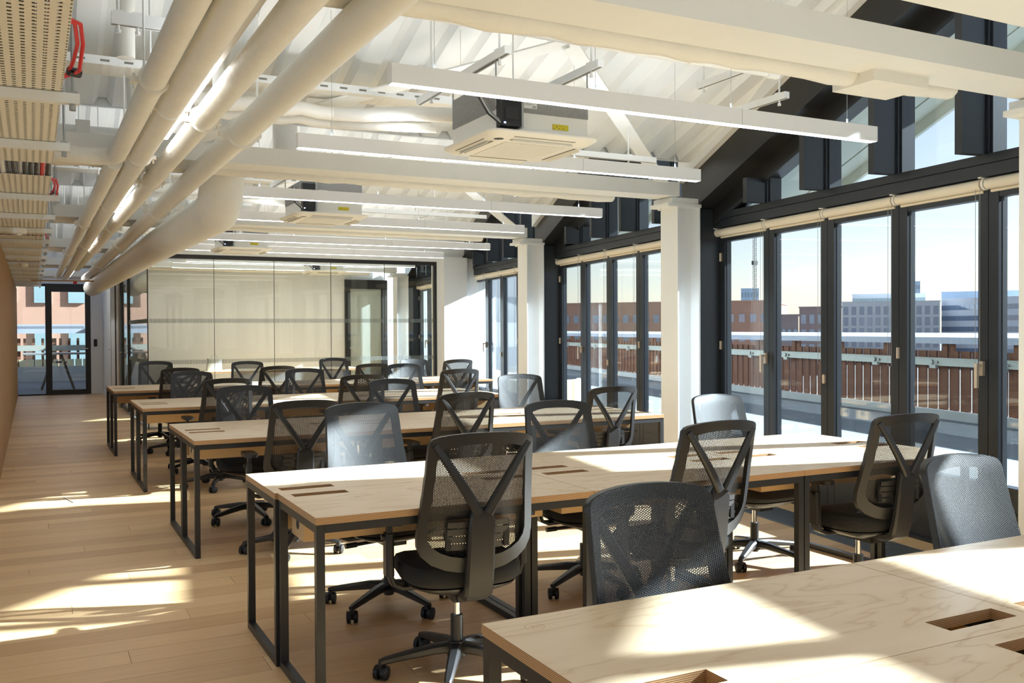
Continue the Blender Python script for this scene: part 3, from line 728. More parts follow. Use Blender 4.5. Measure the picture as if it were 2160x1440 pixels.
# ------------------------------------------------------------------ office chair
OUT = [(0, 1.030), (.07, 1.0285), (.13, 1.0235), (.175, 1.0155), (.198, 1.007), (.2085, .994), (.2115, .975), (.2125, .95), (.216, .88), (.223, .78), (.232, .69), (.237, .63), (.234, .585), (.216, .545), (.178, .512), (.125, .490), (.07, .479), (0, .475)]
INN = [(0, .987), (.065, .985), (.118, .979), (.155, .970), (.170, .962), (.177, .950), (.178, .936), (.179, .915), (.183, .86), (.189, .77), (.197, .69), (.201, .64), (.196, .61), (.177, .582), (.145, .560), (.105, .545), (.06, .538), (0, .536)]
def yb_(x, z):
    k = (z - 0.475) / 0.555
    return -0.235 - 0.03 * math.sin(math.pi * min(1, k * 1.1)) * 0.3 - 0.125 * k ** 1.25 + 0.045 * (x / 0.235) ** 2
def make_chair():
    root = link('office_chair', None)
    P, FB = M_['plastic'], M_['fabric']
    # back frame ring
    full_o = OUT + [(-a, z) for a, z in OUT[-2:0:-1]]; full_i = INN + [(-a, z) for a, z in INN[-2:0:-1]]
    n = len(full_o); vs = []
    for ring, dy in ((full_o, 0.0), (full_o, -0.022), (full_i, -0.026), (full_i, -0.002)):
        for x, z in ring: vs.append((x, yb_(x, z) + dy, z))
    fs = []
    for k in range(4):
        for i in range(n):
            j = (i + 1) % n; a, b = k * n, ((k + 1) % 4) * n
            fs.append((a + i, a + j, b + j, b + i))
    MB().add(vs, fs).build('back_frame', P, root)
    # mesh
    zs = [1.029, 1.022, 1.012, 1.004, .99, .975, .955, .91, .86, .80, .74, .68, .63, .585, .545, .512, .492, .478]
    def hw(z):
        for (xa, za), (xb, zb) in zip(OUT[:-1], OUT[1:]):
            if za >= z >= zb: return xa + (xb - xa) * (za - z) / (za - zb + 1e-9)
        return 0.02
    vs = []; m = 14
    for z in zs:
        for i in range(m + 1):
            x = hw(z) * (-1 + 2 * i / m) * 1.0; vs.append((x, yb_(x, z) + 0.004, z))
    fs = [(a * (m + 1) + i, a * (m + 1) + i + 1, (a + 1) * (m + 1) + i + 1, (a + 1) * (m + 1) + i) for a in range(len(zs) - 1) for i in range(m)]
    MB().add(vs, fs).build('backrest_mesh', M_['mesh'], root)
    # Y spine
    sp = MB()
    for s in (-1, 1):
        path = []; ws = []; ts = []
        for k in range(9):
            q = k / 8; x = s * (0.188 * (1 - q) ** 1.05 + 0.018 * q); z = 0.985 - 0.265 * q
            path.append((x, yb_(x, z) - 0.020 - 0.035 * q, z)); ws.append(0.028 + 0.012 * q); ts.append(0.020 + 0.012 * q)
        sp.sweep(path, ws, ts)
    path = []; ws = []; ts = []
    for z, y, w, t in ((0.745, -.345, .05, .024), (0.72, -.345, .085, .03), (0.69, -.345, .104, .032), (0.62, -.338, .108, .034), (0.52, -.325, .112, .036), (0.45, -.31, .114, .04), (0.405, -.295, .114, .045), (0.385, -.26, .11, .045), (0.375, -.20, .10, .04), (0.37, -.12, .09, .035)):
        path.append((0, y + 0.02, z)); ws.append(w); ts.append(t)
    sp.sweep(path, ws, ts); sp.build('back_spine', P, root)
    # lumbar pad with slots
    lp = MB()
    zrow = [.570, .594, .599, .624, .629, .654, .659, .682]
    for a, b in zip(zrow[0::2], zrow[1::2]):
        for i in range(6):
            x0, x1 = -0.125 + 0.25 * i / 6, -0.125 + 0.25 * (i + 1) / 6
            f = lambda x, z: yb_(x, z) - 0.016
            lp.hexa([(x0, f(x0, a) - .006, a), (x1, f(x1, a) - .006, a), (x1, f(x1, a), a), (x0, f(x0, a), a), (x0, f(x0, b) - .006, b), (x1, f(x1, b) - .006, b), (x1, f(x1, b), b), (x0, f(x0, b), b)])
    for x0, x1 in ((-.130, -.108), (-.05, .05), (.108, .130)):
        lp.box(x0, x1, yb_(x0, .62) - .024, yb_(x0, .62) - .014, .575, .678)
    lp.build('lumbar_pad', P, root)
    # seat
    def sup(w, dfr, dbk, z, e=3.2, m=32):
        out = []
        for i in range(m):
            a = 2 * math.pi * i / m; c, s = math.cos(a), math.sin(a)
            x = w * math.copysign(abs(c) ** (2 / e), c); y = (dfr if s > 0 else dbk) * math.copysign(abs(s) ** (2 / e), s); out.append((x, y, z - (0.03 * max(0, y - 0.12) / 0.12 if z > 0.45 else 0)))
        return out
    rings = [sup(.205, .205, .20, .402), sup(.232, .238, .222, .412), sup(.246, .256, .235, .435), sup(.246, .256, .235, .468), sup(.236, .246, .226, .486), sup(.205, .215, .198, .494), sup(.12, .13, .12, .489), sup(.03, .03, .03, .487)]
    m = 32; vs = [p for r_ in rings for p in r_]
    fs = [(k * m + i, k * m + (i + 1) % m, (k + 1) * m + (i + 1) % m, (k + 1) * m + i) for k in range(len(rings) - 1) for i in range(m)] + [tuple(range(m - 1, -1, -1)), tuple(range((len(rings) - 1) * m, len(rings) * m))]
    MB().add(vs, fs).build('seat', FB, root)
    rings = [sup(.10, .12, .13, .352), sup(.17, .18, .17, .372), sup(.222, .226, .215, .395), sup(.228, .232, .22, .404)]
    vs = [p for r_ in rings for p in r_]
    fs = [(k * m + i, k * m + (i + 1) % m, (k + 1) * m + (i + 1) % m, (k + 1) * m + i) for k in range(len(rings) - 1) for i in range(m)] + [tuple(range(m - 1, -1, -1)), tuple(range((len(rings) - 1) * m, len(rings) * m))]
    MB().add(vs, fs).build('seat_pan', P, root)
    b = MB(); b.box(-.055, .055, -.14, .10, .330, .356); b.box(-.045, .045, -.16, -.06, .335, .375); b.build('tilt_mechanism', P, root)
    b = MB(); b.cyl((.05, .03, .352), (.20, .05, .352), .009, 10); b.cyl((.20, .05, .352), (.262, .055, .352), .013, 10); b.build('tilt_lever', P, root)
    # arms
    for s in (-1, 1):
        b = MB(); b.sweep([(s * .15, 0, .378), (s * .235, 0, .378), (s * .272, 0, .395), (s * .284, 0, .43), (s * .286, 0, .50)], [.07, .07, .07, .066, .062], .02, side=(0, 1, 0))
        b.sweep([(s * .288, 0, .43), (s * .288, 0, .60)], [.070, .064], .034, side=(0, 1, 0)); b.sweep([(s * .286, 0, .59), (s * .286, 0, .648)], .046, .022, side=(0, 1, 0))
        b.cyl((s * .30, .0, .585), (s * .318, .0, .585), .013, 10)
        arm = b.build('armrest', P, root)
        b = MB(); pr = []
        for i in range(24):
            a = 2 * math.pi * i / 24; c, q = math.cos(a), math.sin(a); pr.append((s * .282 + .044 * math.copysign(abs(c) ** .6, c), .01 + .125 * math.copysign(abs(q) ** .6, q)))
        b.prism(pr, lambda x, y, t: (x, y, t), .648, .668); b.build('arm_pad', P, arm)
    # lift and star base
    MB().cyl((0, 0, .235), (0, 0, .335), .014, 14).build('lift_rod', M_['chrome'], root)
    b = MB(); b.cyl((0, 0, .06), (0, 0, .24), .026, 16); b.cyl((0, 0, .075), (0, 0, .135), .042, 16, r1=.036); b.build('lift_sleeve', P, root)
    b = MB()
    for k in range(5):
        a = R(90 + 72 * k + 12); d = Vector((math.cos(a), math.sin(a), 0)); q = Vector((-d.y, d.x, 0))
        b.sweep([d * .025 + Vector((0, 0, .108)), d * .10 + Vector((0, 0, .105)), d * .22 + Vector((0, 0, .088)), d * .305 + Vector((0, 0, .075)), d * .325 + Vector((0, 0, .070))], [.052, .048, .040, .032, .024], [.045, .042, .032, .026, .022], side=q)
    sb = b.build('star_base', P, root)
    c = MB()
    for s in (-1, 1):
        c.cyl((s * .008, 0, .029), (s * .026, 0, .029), .029, 18); c.cyl((s * .026, 0, .029), (s * .0285, 0, .029), .024, 18, r1=.02)
    c.cyl((-.008, 0, .029), (.008, 0, .029), .016, 12); c.cyl((0, .012, .03), (0, .012, .075), .008, 8); c.box(-.009, .009, -.02, .02, .05, .066)
    cme = c.mesh('caster', M_['rubber'])
    for k in range(5):
        a = R(90 + 72 * k + 12); ca = link('caster', cme, sb, (math.cos(a) * .315, math.sin(a) * .315, 0), a + R([20, -35, 60, 10, -50][k]))
    return root
chair0 = make_chair()
TOPY = yb_(0, 1.0)
# back-top centres (x, y) read off the room, facing (+1 towards windows end of room = away from camera), small turn in degrees
CH = [('two', 'camera', 0, 1.499, 3.224, 1, -6, 1.04),
      ('two', 'camera', 1, 2.662, 3.224, 1, 3, 1.028),
      ('two', 'camera', 2, 3.816, 3.205, 1, -4, 1.008),
      ('two', 'far', 0, 1.641, 4.951, -1, 6, 1.031),
      ('two', 'far', 1, 2.79, 4.8, -1, -3, 1.009),
      ('two', 'far', 2, 3.963, 4.786, -1, 4, 1.004),
      ('one', 'far', 0, 1.547, 2.138, -1, 3, 1.0),
      ('one', 'far', 1, 2.816, 2.135, -1, 5, 0.998),
      ('three', 'camera', 0, 1.465, 5.7, 1, -2, 1.002),
      ('three', 'camera', 1, 2.606, 5.792, 1, 2, 1.006),
      ('three', 'camera', 2, 3.809, 5.822, 1, 0, 1.004),
      ('three', 'far', 0, 1.536, 7.565, -1, -4, 0.994),
      ('three', 'far', 1, 2.772, 7.593, -1, 3, 1.01),
      ('three', 'far', 2, 3.994, 7.578, -1, -6, 1.019),
      ('four', 'camera', 0, 1.507, 8.469, 1, 3, 1.011),
      ('four', 'camera', 1, 2.736, 8.459, 1, -3, 1.012),
      ('four', 'camera', 2, 3.811, 8.619, 1, 2, 1.034),
      ('four', 'far', 0, 1.538, 10.362, -1, 4, 1.001),
      ('four', 'far', 1, 2.744, 10.353, -1, -5, 1.003),
      ('four', 'far', 2, 3.931, 10.408, -1, 3, 1.029),
      ('five', 'camera', 0, 1.47, 11.191, 1, -3, 1.009),
      ('five', 'camera', 1, 2.583, 11.207, 1, 4, 1.005),
      ('five', 'camera', 2, 3.771, 11.237, 1, 0, 1.007),
      ('five', 'camera', 3, 4.984, 11.315, 1, 3, 1.035),
      ('five', 'far', 0, 1.488, 13.127, -1, 2, 1.029),
      ('five', 'far', 1, 2.669, 13.098, -1, -4, 1.006),
      ('five', 'far', 2, 3.875, 13.109, -1, 5, 1.029),
      ('five', 'far', 3, 5.073, 13.017, -1, -2, 0.995)]
for i, (row, side, k, x, y, fc, turn, zt) in enumerate(CH):
    o = chair0 if i == 0 else copy_tree(chair0)
    rz = (0 if fc > 0 else math.pi) + R(turn)
    back = Matrix.Rotation(rz, 3, 'Z') @ Vector((0, TOPY, 0))
    x += 0.03 if fc > 0 else -0.045
    o.location = (x - back.x, y - back.y, 0); o.rotation_euler = (0, 0, rz); o.scale = (1, 1, zt / 1.03)
    tag(o, 'black mesh chair %s, %s from the aisle, %s side of row %s' % ('seen from behind' if fc > 0 else 'facing the camera', ORD[k], side, row), 'chair', 'mesh office chairs')

# ------------------------------------------------------------------ linear lights
li = 0
for k, xe in ((0, 4.48), (1, 5.05), (2, 5.70), (-1, 3.95), (3, 6.1)):
    for j, dy in enumerate((1.0, 2.65)):
        y = 3.0 + 3.9 * k + dy
        x0 = 1.44 if k < 3 else 2.2; x1 = xe + (0.0 if j == 0 else 0.0)
        li += 1
        o = thing('linear_light', ('long white suspended linear light, %s in line counted from the camera' % ORD[li - 1]) if 0 <= k < 3 else 'white suspended linear light %s, %s' % ('inside the meeting room' if k == 3 else 'behind the camera position', ('first', 'second')[j]), 'light', (0, y, 0), group='suspended linear lights')
        MB().box(x0, x1, -0.03, 0.03, 2.532, 2.620).build('light_body', M_['fixture'], o, smooth=False)
        MB().add([(x0 + .004, -.026, 2.5312), (x1 - .004, -.026, 2.5312), (x1 - .004, .026, 2.5312), (x0 + .004, .026, 2.5312)], [(3, 2, 1, 0)]).build('diffuser', M_['diffuser'], o, smooth=False)
        MB().add([(x0 + .01, -.024, 2.6208), (x1 - .01, -.024, 2.6208), (x1 - .01, .024, 2.6208), (x0 + .01, .024, 2.6208)], [(0, 1, 2, 3)]).build('uplight', M_['uplight'] if k < 3 else M_['uplight_meeting'], o, smooth=False)  # glowing strip on top, added as ceiling fill
        nseg = 4
        for q in range(nseg):
            xx = x0 + (x1 - x0) * (q + 0.25) / (nseg - 0.5)
            zt = zdeck(y, 3.0 + 3.9 * (k + 1))
            b = MB(); b.cyl((xx, 0, 2.62), (xx, 0, 2.65), 0.006, 8); b.cyl((xx, 0, 2.65), (xx, 0, zt), 0.0013, 5); b.build('suspension_wire', M_['zinc'], o)
        MB().box(x0 + (x1 - x0) * 0.66, x0 + (x1 - x0) * 0.66 + 0.002, -0.0305, 0.0305, 2.5315, 2.6205).build('joint', M_['zinc'], o)
# aisle lights running along the corridor; the farthest is added to brighten it
for k, (ya, yb) in enumerate(((4.10, 5.85), (7.95, 9.65), (11.9, 13.6), (15.8, 17.5), (19.4, 21.6))):
    o = thing('aisle_light', 'bright white linear light between the aisle pipes, %s from the camera' % ORD[k], 'light', (0, 0, 0), group='aisle lights')
    MB().box(0.665, 0.725, ya - 0.9, yb, 2.556, 2.645).build('light_body', M_['fixture'], o, smooth=False)
    MB().add([(.669, ya, 2.555), (.721, ya, 2.555), (.721, yb - .006, 2.555), (.669, yb - .006, 2.555)], [(3, 2, 1, 0)]).build('diffuser', M_['diffuser_aisle'], o, smooth=False)
    MB().add([(.671, ya - .88, 2.6458), (.719, ya - .88, 2.6458), (.719, yb - .02, 2.6458), (.671, yb - .02, 2.6458)], [(0, 1, 2, 3)]).build('uplight', M_['uplight'], o, smooth=False)  # top strip over the aisle, likewise added for fill

# ------------------------------------------------------------------ pipes, ducts and trays
def pipe(name, label, pts, r, m='pipe', collars=(), clips=(), cat='pipe', group=None, seg=20):
    o = thing(name, label, cat, (0, 0, 0), group=group)
    MB().tube(pts, r, seg).build('pipe_run', M_[m], o)
    for (y, x, z, rr) in collars:
        b = MB(); b.cyl((x, y - 0.03, z), (x, y + 0.03, z), rr, seg); b.cyl((x, y - 0.065, z), (x, y - 0.055, z), rr + .008, seg)
        b.box(x - rr - 0.035, x - rr + 0.004, y - 0.02, y + 0.02, z - 0.012, z + 0.012); b.box(x + rr - 0.004, x + rr + 0.035, y - 0.02, y + 0.02, z - 0.012, z + 0.012)
        b.cyl((x - rr - .018, y, z - .035), (x - rr - .018, y, z + 0.03), 0.006, 8); b.cyl((x + rr + .018, y, z - .035), (x + rr + .018, y, z + .03), 0.006, 8); b.build('pipe_collar', M_['pipe'], o)
    return o
def roof_z(y):
    for a, b in zip(YV[:-1], YV[1:]):
        if a + 0.03 <= y <= b + 0.03: return ZV + KS * (b - y) + 0.01
    return 3.0
def hang(o, x, y, z0, z1, m='steel_white'):
    z1 = roof_z(y)
    MB().cyl((x, y, z0), (x, y, z1), 0.006, 6).build('hanger_rod', M_[m], o)
def elbow(c, a, b, r, n=8):                                 # arc from direction a to direction b around corner c
    a, b, c = Vector(a), Vector(b), Vector(c); return [c - a * r * (1 - math.sin(q * math.pi / 2 / n)) + b * r * (1 - math.cos(q * math.pi / 2 / n)) for q in range(n + 1)]
G = 'aisle ceiling pipes'
P1 = [(0.475, 2.0, 2.50), (0.475, 6.1, 2.50)] + elbow((0.475, 6.28, 2.50), (0, 1, 0), (-1, 0, 0), 0.14) + [(-1.8, 6.28, 2.50)]
o = pipe('ceiling_pipe', 'thin white lagged pipe turning off the aisle towards the slatted wall', P1, 0.052, 'lagging', [(4.3, .475, 2.5, .058)], group=G)
hang(o, .44, 4.3, 2.55, 3.2)
o = pipe('ceiling_pipe', 'thin white lagged pipe continuing down the aisle past the bend', [(0.475, 6.42, 2.50), (0.475, 10, 2.50), (0.46, 20.5, 2.50)], 0.052, 'lagging', [(10.2, .475, 2.5, .058), (14.0, .468, 2.5, .058)], group=G)
hang(o, .475, 10.2, 2.55, 3.0)
o = pipe('ceiling_pipe', 'white lagged pipe directly beside the bright aisle lights, cable tray side', [(0.595, 2.0, 2.50), (0.595, 20.5, 2.47)], 0.060, 'lagging', [(4.75, .595, 2.495, .063), (6.15, .595, 2.493, .063), (8.6, .595, 2.49, .063), (12.5, .595, 2.485, .063)], group=G)
for y in (4.75, 6.15, 8.6, 12.5): hang(o, .595 - .081, y, 2.5, 2.9)
o = pipe('ceiling_pipe', 'white lagged pipe between the bright aisle lights and the thickest pipe', [(0.80, 2.0, 2.50), (0.77, 8, 2.50), (0.70, 17.5, 2.50)], 0.058, 'lagging', [(5.0, .785, 2.5, .062), (7.2, .772, 2.5, .062), (10.5, .75, 2.5, .062), (13.5, .73, 2.5, .062)], group=G)
for y in (5.0, 7.2, 10.5): hang(o, .70, y, 2.5, 2.9)
o = pipe('ceiling_pipe', 'thickest smooth white pipe of the aisle bundle with bolted joint collars', [(1.03, 2.0, 2.50), (1.02, 7.0, 2.50), (0.95, 20.5, 2.47)], 0.070, 'pipe', [(5.25, 1.025, 2.50, .078), (8.9, 1.008, 2.495, .078), (12.4, .99, 2.49, .078), (16, .97, 2.485, .078)], group=G)
for y in (5.25, 8.9, 12.4): hang(o, 1.12, y, 2.5, 3.0)
# big lagged duct dropping behind the beam and running down the aisle
dp = [(1.30, 7.35, 4.2), (1.30, 7.35, 2.75)] + elbow((1.30, 7.35, 2.36), (0, 0, -1), (0, 1, 0), 0.30, 10) + [(1.28, 8.5, 2.36), (1.24, 11, 2.36), (1.20, 14, 2.34), (1.10, 20.8, 2.30)]
o = pipe('lagged_duct', 'fat crinkled white lagged duct bending down behind a beam and along the corridor', dp, [0.165] * len(dp), 'lagging', cat='duct', seg=28)
o = pipe('lagged_riser', 'stubby vertical lagged pipe above the beam at the aisle end of the lights', [(1.78, 7.35, 2.74), (1.78, 7.35, 4.2)], 0.095, 'lagging')
# straight pipe under the deck with end cap
o = pipe('ceiling_pipe', 'straight white pipe under the roof deck above the nearest linear light', [(1.2, 4.5, 3.06), (4.16, 4.5, 3.03)], 0.033, 'pipe', group='cross pipes')
b = MB(); b.cyl((4.10, 4.5, 3.03), (4.19, 4.5, 3.03), 0.040, 16); b.cyl((3.5, 4.5, 3.037), (3.53, 4.5, 3.037), .037, 16); b.build('end_cap', M_['pipe'], o)
# lagged cooling pipes to the cassettes
for k in range(3):
    yo = 3.9 * k
    pts = [(0.9, 6.05 + yo, 2.86)] + [(0.9 + 0.9 * i / 8, 6.05 + yo, 2.86 + 0.012 * math.sin(i * 2.3)) for i in range(1, 9)] + [(1.95, 5.9 + yo, 2.83), (2.15, 5.6 + yo, 2.80), (2.35, 5.1 + yo, 2.70)]
    o = pipe('coolant_pipe', 'white wrapped coolant pipe feeding the %s air conditioning cassette' % ORD[k], pts, 0.045, 'lagging', group='coolant pipes')
    pts2 = [(x, y + 0.10, z - 0.05) for x, y, z in pts[:-2]] + [(2.3, 5.5 + yo, 2.70)]
    MB().tube(pts2, 0.03, 12).build('return_pipe', M_['lagging'], o)
# vertical white pipes between aisle bundle
for k, (x, y, z0, z1, r) in enumerate(((0.62, 6.55, 2.60, 3.15, 0.055), (0.92, 5.3, 2.62, 3.4, 0.030), (0.66, 10.4, 2.60, 3.1, 0.06), (0.95, 9.3, 2.60, 3.3, .03), (0.62, 14.3, 2.6, 3.0, .055))):
    o = pipe('drop_pipe', 'vertical white drop pipe behind the aisle pipe bundle, %s from the camera' % ORD[[1, 0, 3, 2, 4][k]], [(x, y, z0), (x, y, roof_z(y))], r, group='drop pipes')
# small-bore pipe along x with an elbow, top corner over the tray
pts = [(-1.5, 4.9, 3.20), (0.30, 4.9, 3.18)] + elbow((0.42, 4.9, 3.17), (1, 0, 0), (0, 0, -1), 0.06, 5) + [(0.42, 4.9, 2.75)]
o = pipe('elbow_pipe', 'white pipe with a square elbow turning down beside the perforated tray', pts, 0.042)
o = pipe('cross_pipe', 'white lagged pipe crossing under the roof over the aisle', [(-2, 7.25, 2.82), (1.2, 7.25, 2.82)], 0.055, 'lagging')
# hanging channels over the bundle
def channel(name, label, x0, x1, y0, y1, z, rods=(), group='strut channels', h=0.041):
    o = thing(name, label, 'channel', (0, 0, 0), group=group)
    b = MB(); b.box(x0, x1, y0, y1, z, z + h); b.build('channel_bar', M_['steel_white'], o, smooth=False)
    b = MB()
    if x1 - x0 > y1 - y0: b.box(x0, x1, (y0 + y1) / 2 - .009, (y0 + y1) / 2 + .009, z - .0012, z - 0.0002)
    else: b.box((x0 + x1) / 2 - .009, (x0 + x1) / 2 + .009, y0, y1, z - .0012, z - .0002)
    b.build('channel_slot', M_['slot_dark'], o)
    for (x, y, zt) in rods:
        if zt > 2.9: zt = roof_z(y)
        b = MB(); b.cyl((x, y, z - 0.03), (x, y, zt), 0.006, 8); b.cyl((x, y, z - 0.035), (x, y, z - 0.02), 0.011, 8); b.box(x - .022, x + .022, y - .022, y + .022, z + h, z + h + .006); b.build('threaded_rod', M_['steel_white'], o)
    return o
for k in range(4):
    y = 4.55 + 3.9 * k
    channel('strut_channel', 'white strut channel hung across the aisle pipes, %s from the camera' % ORD[k], 0.33, 0.87, y - .02, y + .02, 2.80, ((.36, y, 3.4), (.84, y, 3.4), (.44, y, 2.55 + .3)), h=0.055)
for k in range(3):
    yo = 3.9 * k; lab = ['first', 'second', 'third'][k] + ' air conditioning cassette'
    for j, x in enumerate(((2.50 if k == 0 else 2.45) - .285, (2.50 if k == 0 else 2.45) + .285)):
        channel('strut_channel', 'white strut channel along the %s side above the %s' % (('aisle', 'window')[j], lab), x - .02, x + .02, 4.35 + yo, 5.6 + yo, 2.86, ((x, 4.45 + yo, 3.5), (x, 5.4 + yo, 3.2)))
    channel('strut_channel', 'white strut channel across the window side roof beyond the %s' % lab, 2.9, 4.35 + .4 * k, 6.0 + yo, 6.04 + yo, 2.72, ((3.2, 6.02 + yo, 2.95), (4.1, 6.02 + yo, 2.95)))
    channel('strut_channel', 'upper white bracket channel under the dark rafter above the %s' % lab, 3.95 + .5 * k, 3.99 + .5 * k, 4.2 + yo, 5.0 + yo, 3.02, ((3.97 + .5 * k, 4.3 + yo, 3.5), (3.97 + .5 * k, 4.95 + yo, 3.3)))
    channel('strut_channel', 'lower white bracket channel under the dark rafter above the %s' % lab, 4.3 + .5 * k, 4.34 + .5 * k, 4.55 + yo, 5.4 + yo, 2.90, ((4.32 + .5 * k, 4.62 + yo, 3.4),))
# perforated cable trays
def xtray(y, z, x0, x1, label):
    o = thing('cable_tray', label, 'cable tray', (0, 0, 0), group='cross cable trays')
    MB().box(x0, x1, y, y + .25, z, z + .002).build('tray_base', M_['perf_x'], o, smooth=False)
    b = MB(); b.box(x0, x1, y - .002, y, z, z + .05); b.box(x0, x1, y + .25, y + .252, z, z + .05); b.build('tray_side', M_['steel_white'], o, smooth=False)
    b = MB()
    for i in range(int((x1 - x0) / .13)): b.box(x0 + .03 + i * .13, x0 + .08 + i * .13, y - .0035, y - .0022, z + .018, z + .03)
    stuff(b.build('side_slots', M_['slot_dark'], o, smooth=False))
    b = MB(); b.box(x0, x1, y + .30, y + .34, z + .05, z + .11); b.build('tray_channel', M_['steel_white'], o, smooth=False)
for k in range(3): xtray(5.95 + 3.9 * k, 2.98, -2.0, 2.6 + .2 * k, 'perforated white cable tray crossing below the roof deck, %s from the camera' % ORD[k])
ct = thing('cable_tray', 'wide perforated white cable tray running down the aisle along the slatted wall', 'cable tray')
for ya, yb in ((2.4, 6.05), (6.55, 10.6), (10.7, 14.6), (14.7, 22.6)):
    MB().box(-0.52, 0.118, ya, yb, 2.40, 2.402).build('tray_base', M_['perf_y'], ct, smooth=False)
    b = MB(); b.box(0.118, 0.120, ya, yb, 2.40, 2.455); b.box(-0.522, -0.52, ya, yb, 2.40, 2.455); b.build('tray_side', M_['steel_white'], ct, smooth=False)
for y in (4.23, 5.36, 7.45, 8.7, 9.9, 11.1, 12.3, 13.5, 14.7, 15.9, 17.1, 18.3, 19.5, 20.7, 21.9):
    b = MB(); b.box(-0.60, 0.185, y - .02, y + .02, 2.356, 2.397); b.build('tray_support', M_['steel_white'], ct, smooth=False)
    b = MB(); b.cyl((0.158, y, 2.33), (0.158, y, roof_z(y)), 0.006, 8); b.cyl((0.158, y, 2.33), (0.158, y, 2.352), 0.013, 8); b.box(.14, .176, y - .02, y + .02, 2.398, 2.406); b.build('threaded_rod', M_['zinc'], ct)
# cables lying in the tray
CN_ = {'red': 'red', 'steel_white': 'white', 'black': 'black', 'zinc': 'grey'}
for k in range(20):
    m = 'red' if k == 1 else ('zinc' if k in (5, 11, 16) else ('steel_white' if k == 8 else 'black'))
    x = 0.098 - k * 0.0305
    o = thing('tray_cable', '%s cable lying in the wide aisle tray, %s from its aisle edge' % (CN_[m], ORD[k]), 'cable', group='cables in the aisle tray')
    MB().tube([(x + .001 * math.sin(i * 1.7 + k), 2.45 + i * .5, 2.4168) for i in range(41)], 0.0142, 7).build('cable_run', M_[m], o)
for k, (ya, sc) in enumerate(((3.55, 1.0), (7.2, .8), (11.3, .8), (15.2, .8), (18.6, .8))):
    o = thing('red_cable_loop', 'loop of red fire alarm cable hanging off the aisle tray, %s from the camera' % ORD[k], 'cable', (0, ya, 0), group='red cable loops')
    for j, dx in enumerate((0, .018)):
        pts = [(.10, -.15, 2.462), (.14 + dx, -.05, 2.47), (.155 + dx, 0.12, 2.47 - .02), (.15 + dx, .30 * sc, 2.44 - .04 * j), (.135 + dx, .44 * sc, 2.42), (.10, .56 * sc, 2.425), (.06, .6 * sc, 2.43)]
        MB().tube(pts, .007, 8).build('cable_strand', M_['red'], o)
    b = MB(); b.cyl((.135, .40 * sc, 2.42), (.175, .42 * sc, 2.42), .018, 10); b.build('cable_tie', M_['black'], o)
for k, y in enumerate((9.45, 14.3)):
    o = thing('smoke_detector', 'white round smoke detector under the aisle cable tray, %s from the camera' % ORD[k], 'smoke detector', (-0.09, y, 2.356), group='smoke detectors')
    MB().lathe([(0.045, 0), (0.058, -.01), (0.056, -.05), (.045, -.058), (.02, -.06)], seg=22).build('detector_body', M_['unit_white'], o)
    MB().lathe([(0.02, -.059), (0.018, -.07), (.004, -.072)], seg=14).build('detector_tip', M_['unit_white'], o)
o = thing('junction_box', 'small square white junction box above the aisle tray', 'junction box', (0.32, 6.95, 2.80))
MB().box(-.045, .045, -.02, .02, -.05, .05).build('box_body', M_['unit_white'], o); MB().box(-.04, .04, -.023, -.02, -.045, .045).build('box_lid', M_['unit_white'], o)
o = thing('ceiling_tag', 'thin wooden batten with red tag hanging before the far glazed door', 'batten', (0.35, 18.0, 2.30), R(-4))
MB().box(-.35, .75, -.02, .02, -.012, .012).build('batten_bar', M_['slat'], o); b = MB(); b.box(.30, .36, -.025, .025, -.05, -.012); b.build('red_tag', M_['red'], o)
MB().cyl((-.2, 0, .012), (-.2, 0, .6), .004, 6).build('hanger', M_['zinc'], o); MB().cyl((.6, 0, .012), (.6, 0, .6), .004, 6).build('hanger', M_['zinc'], o)

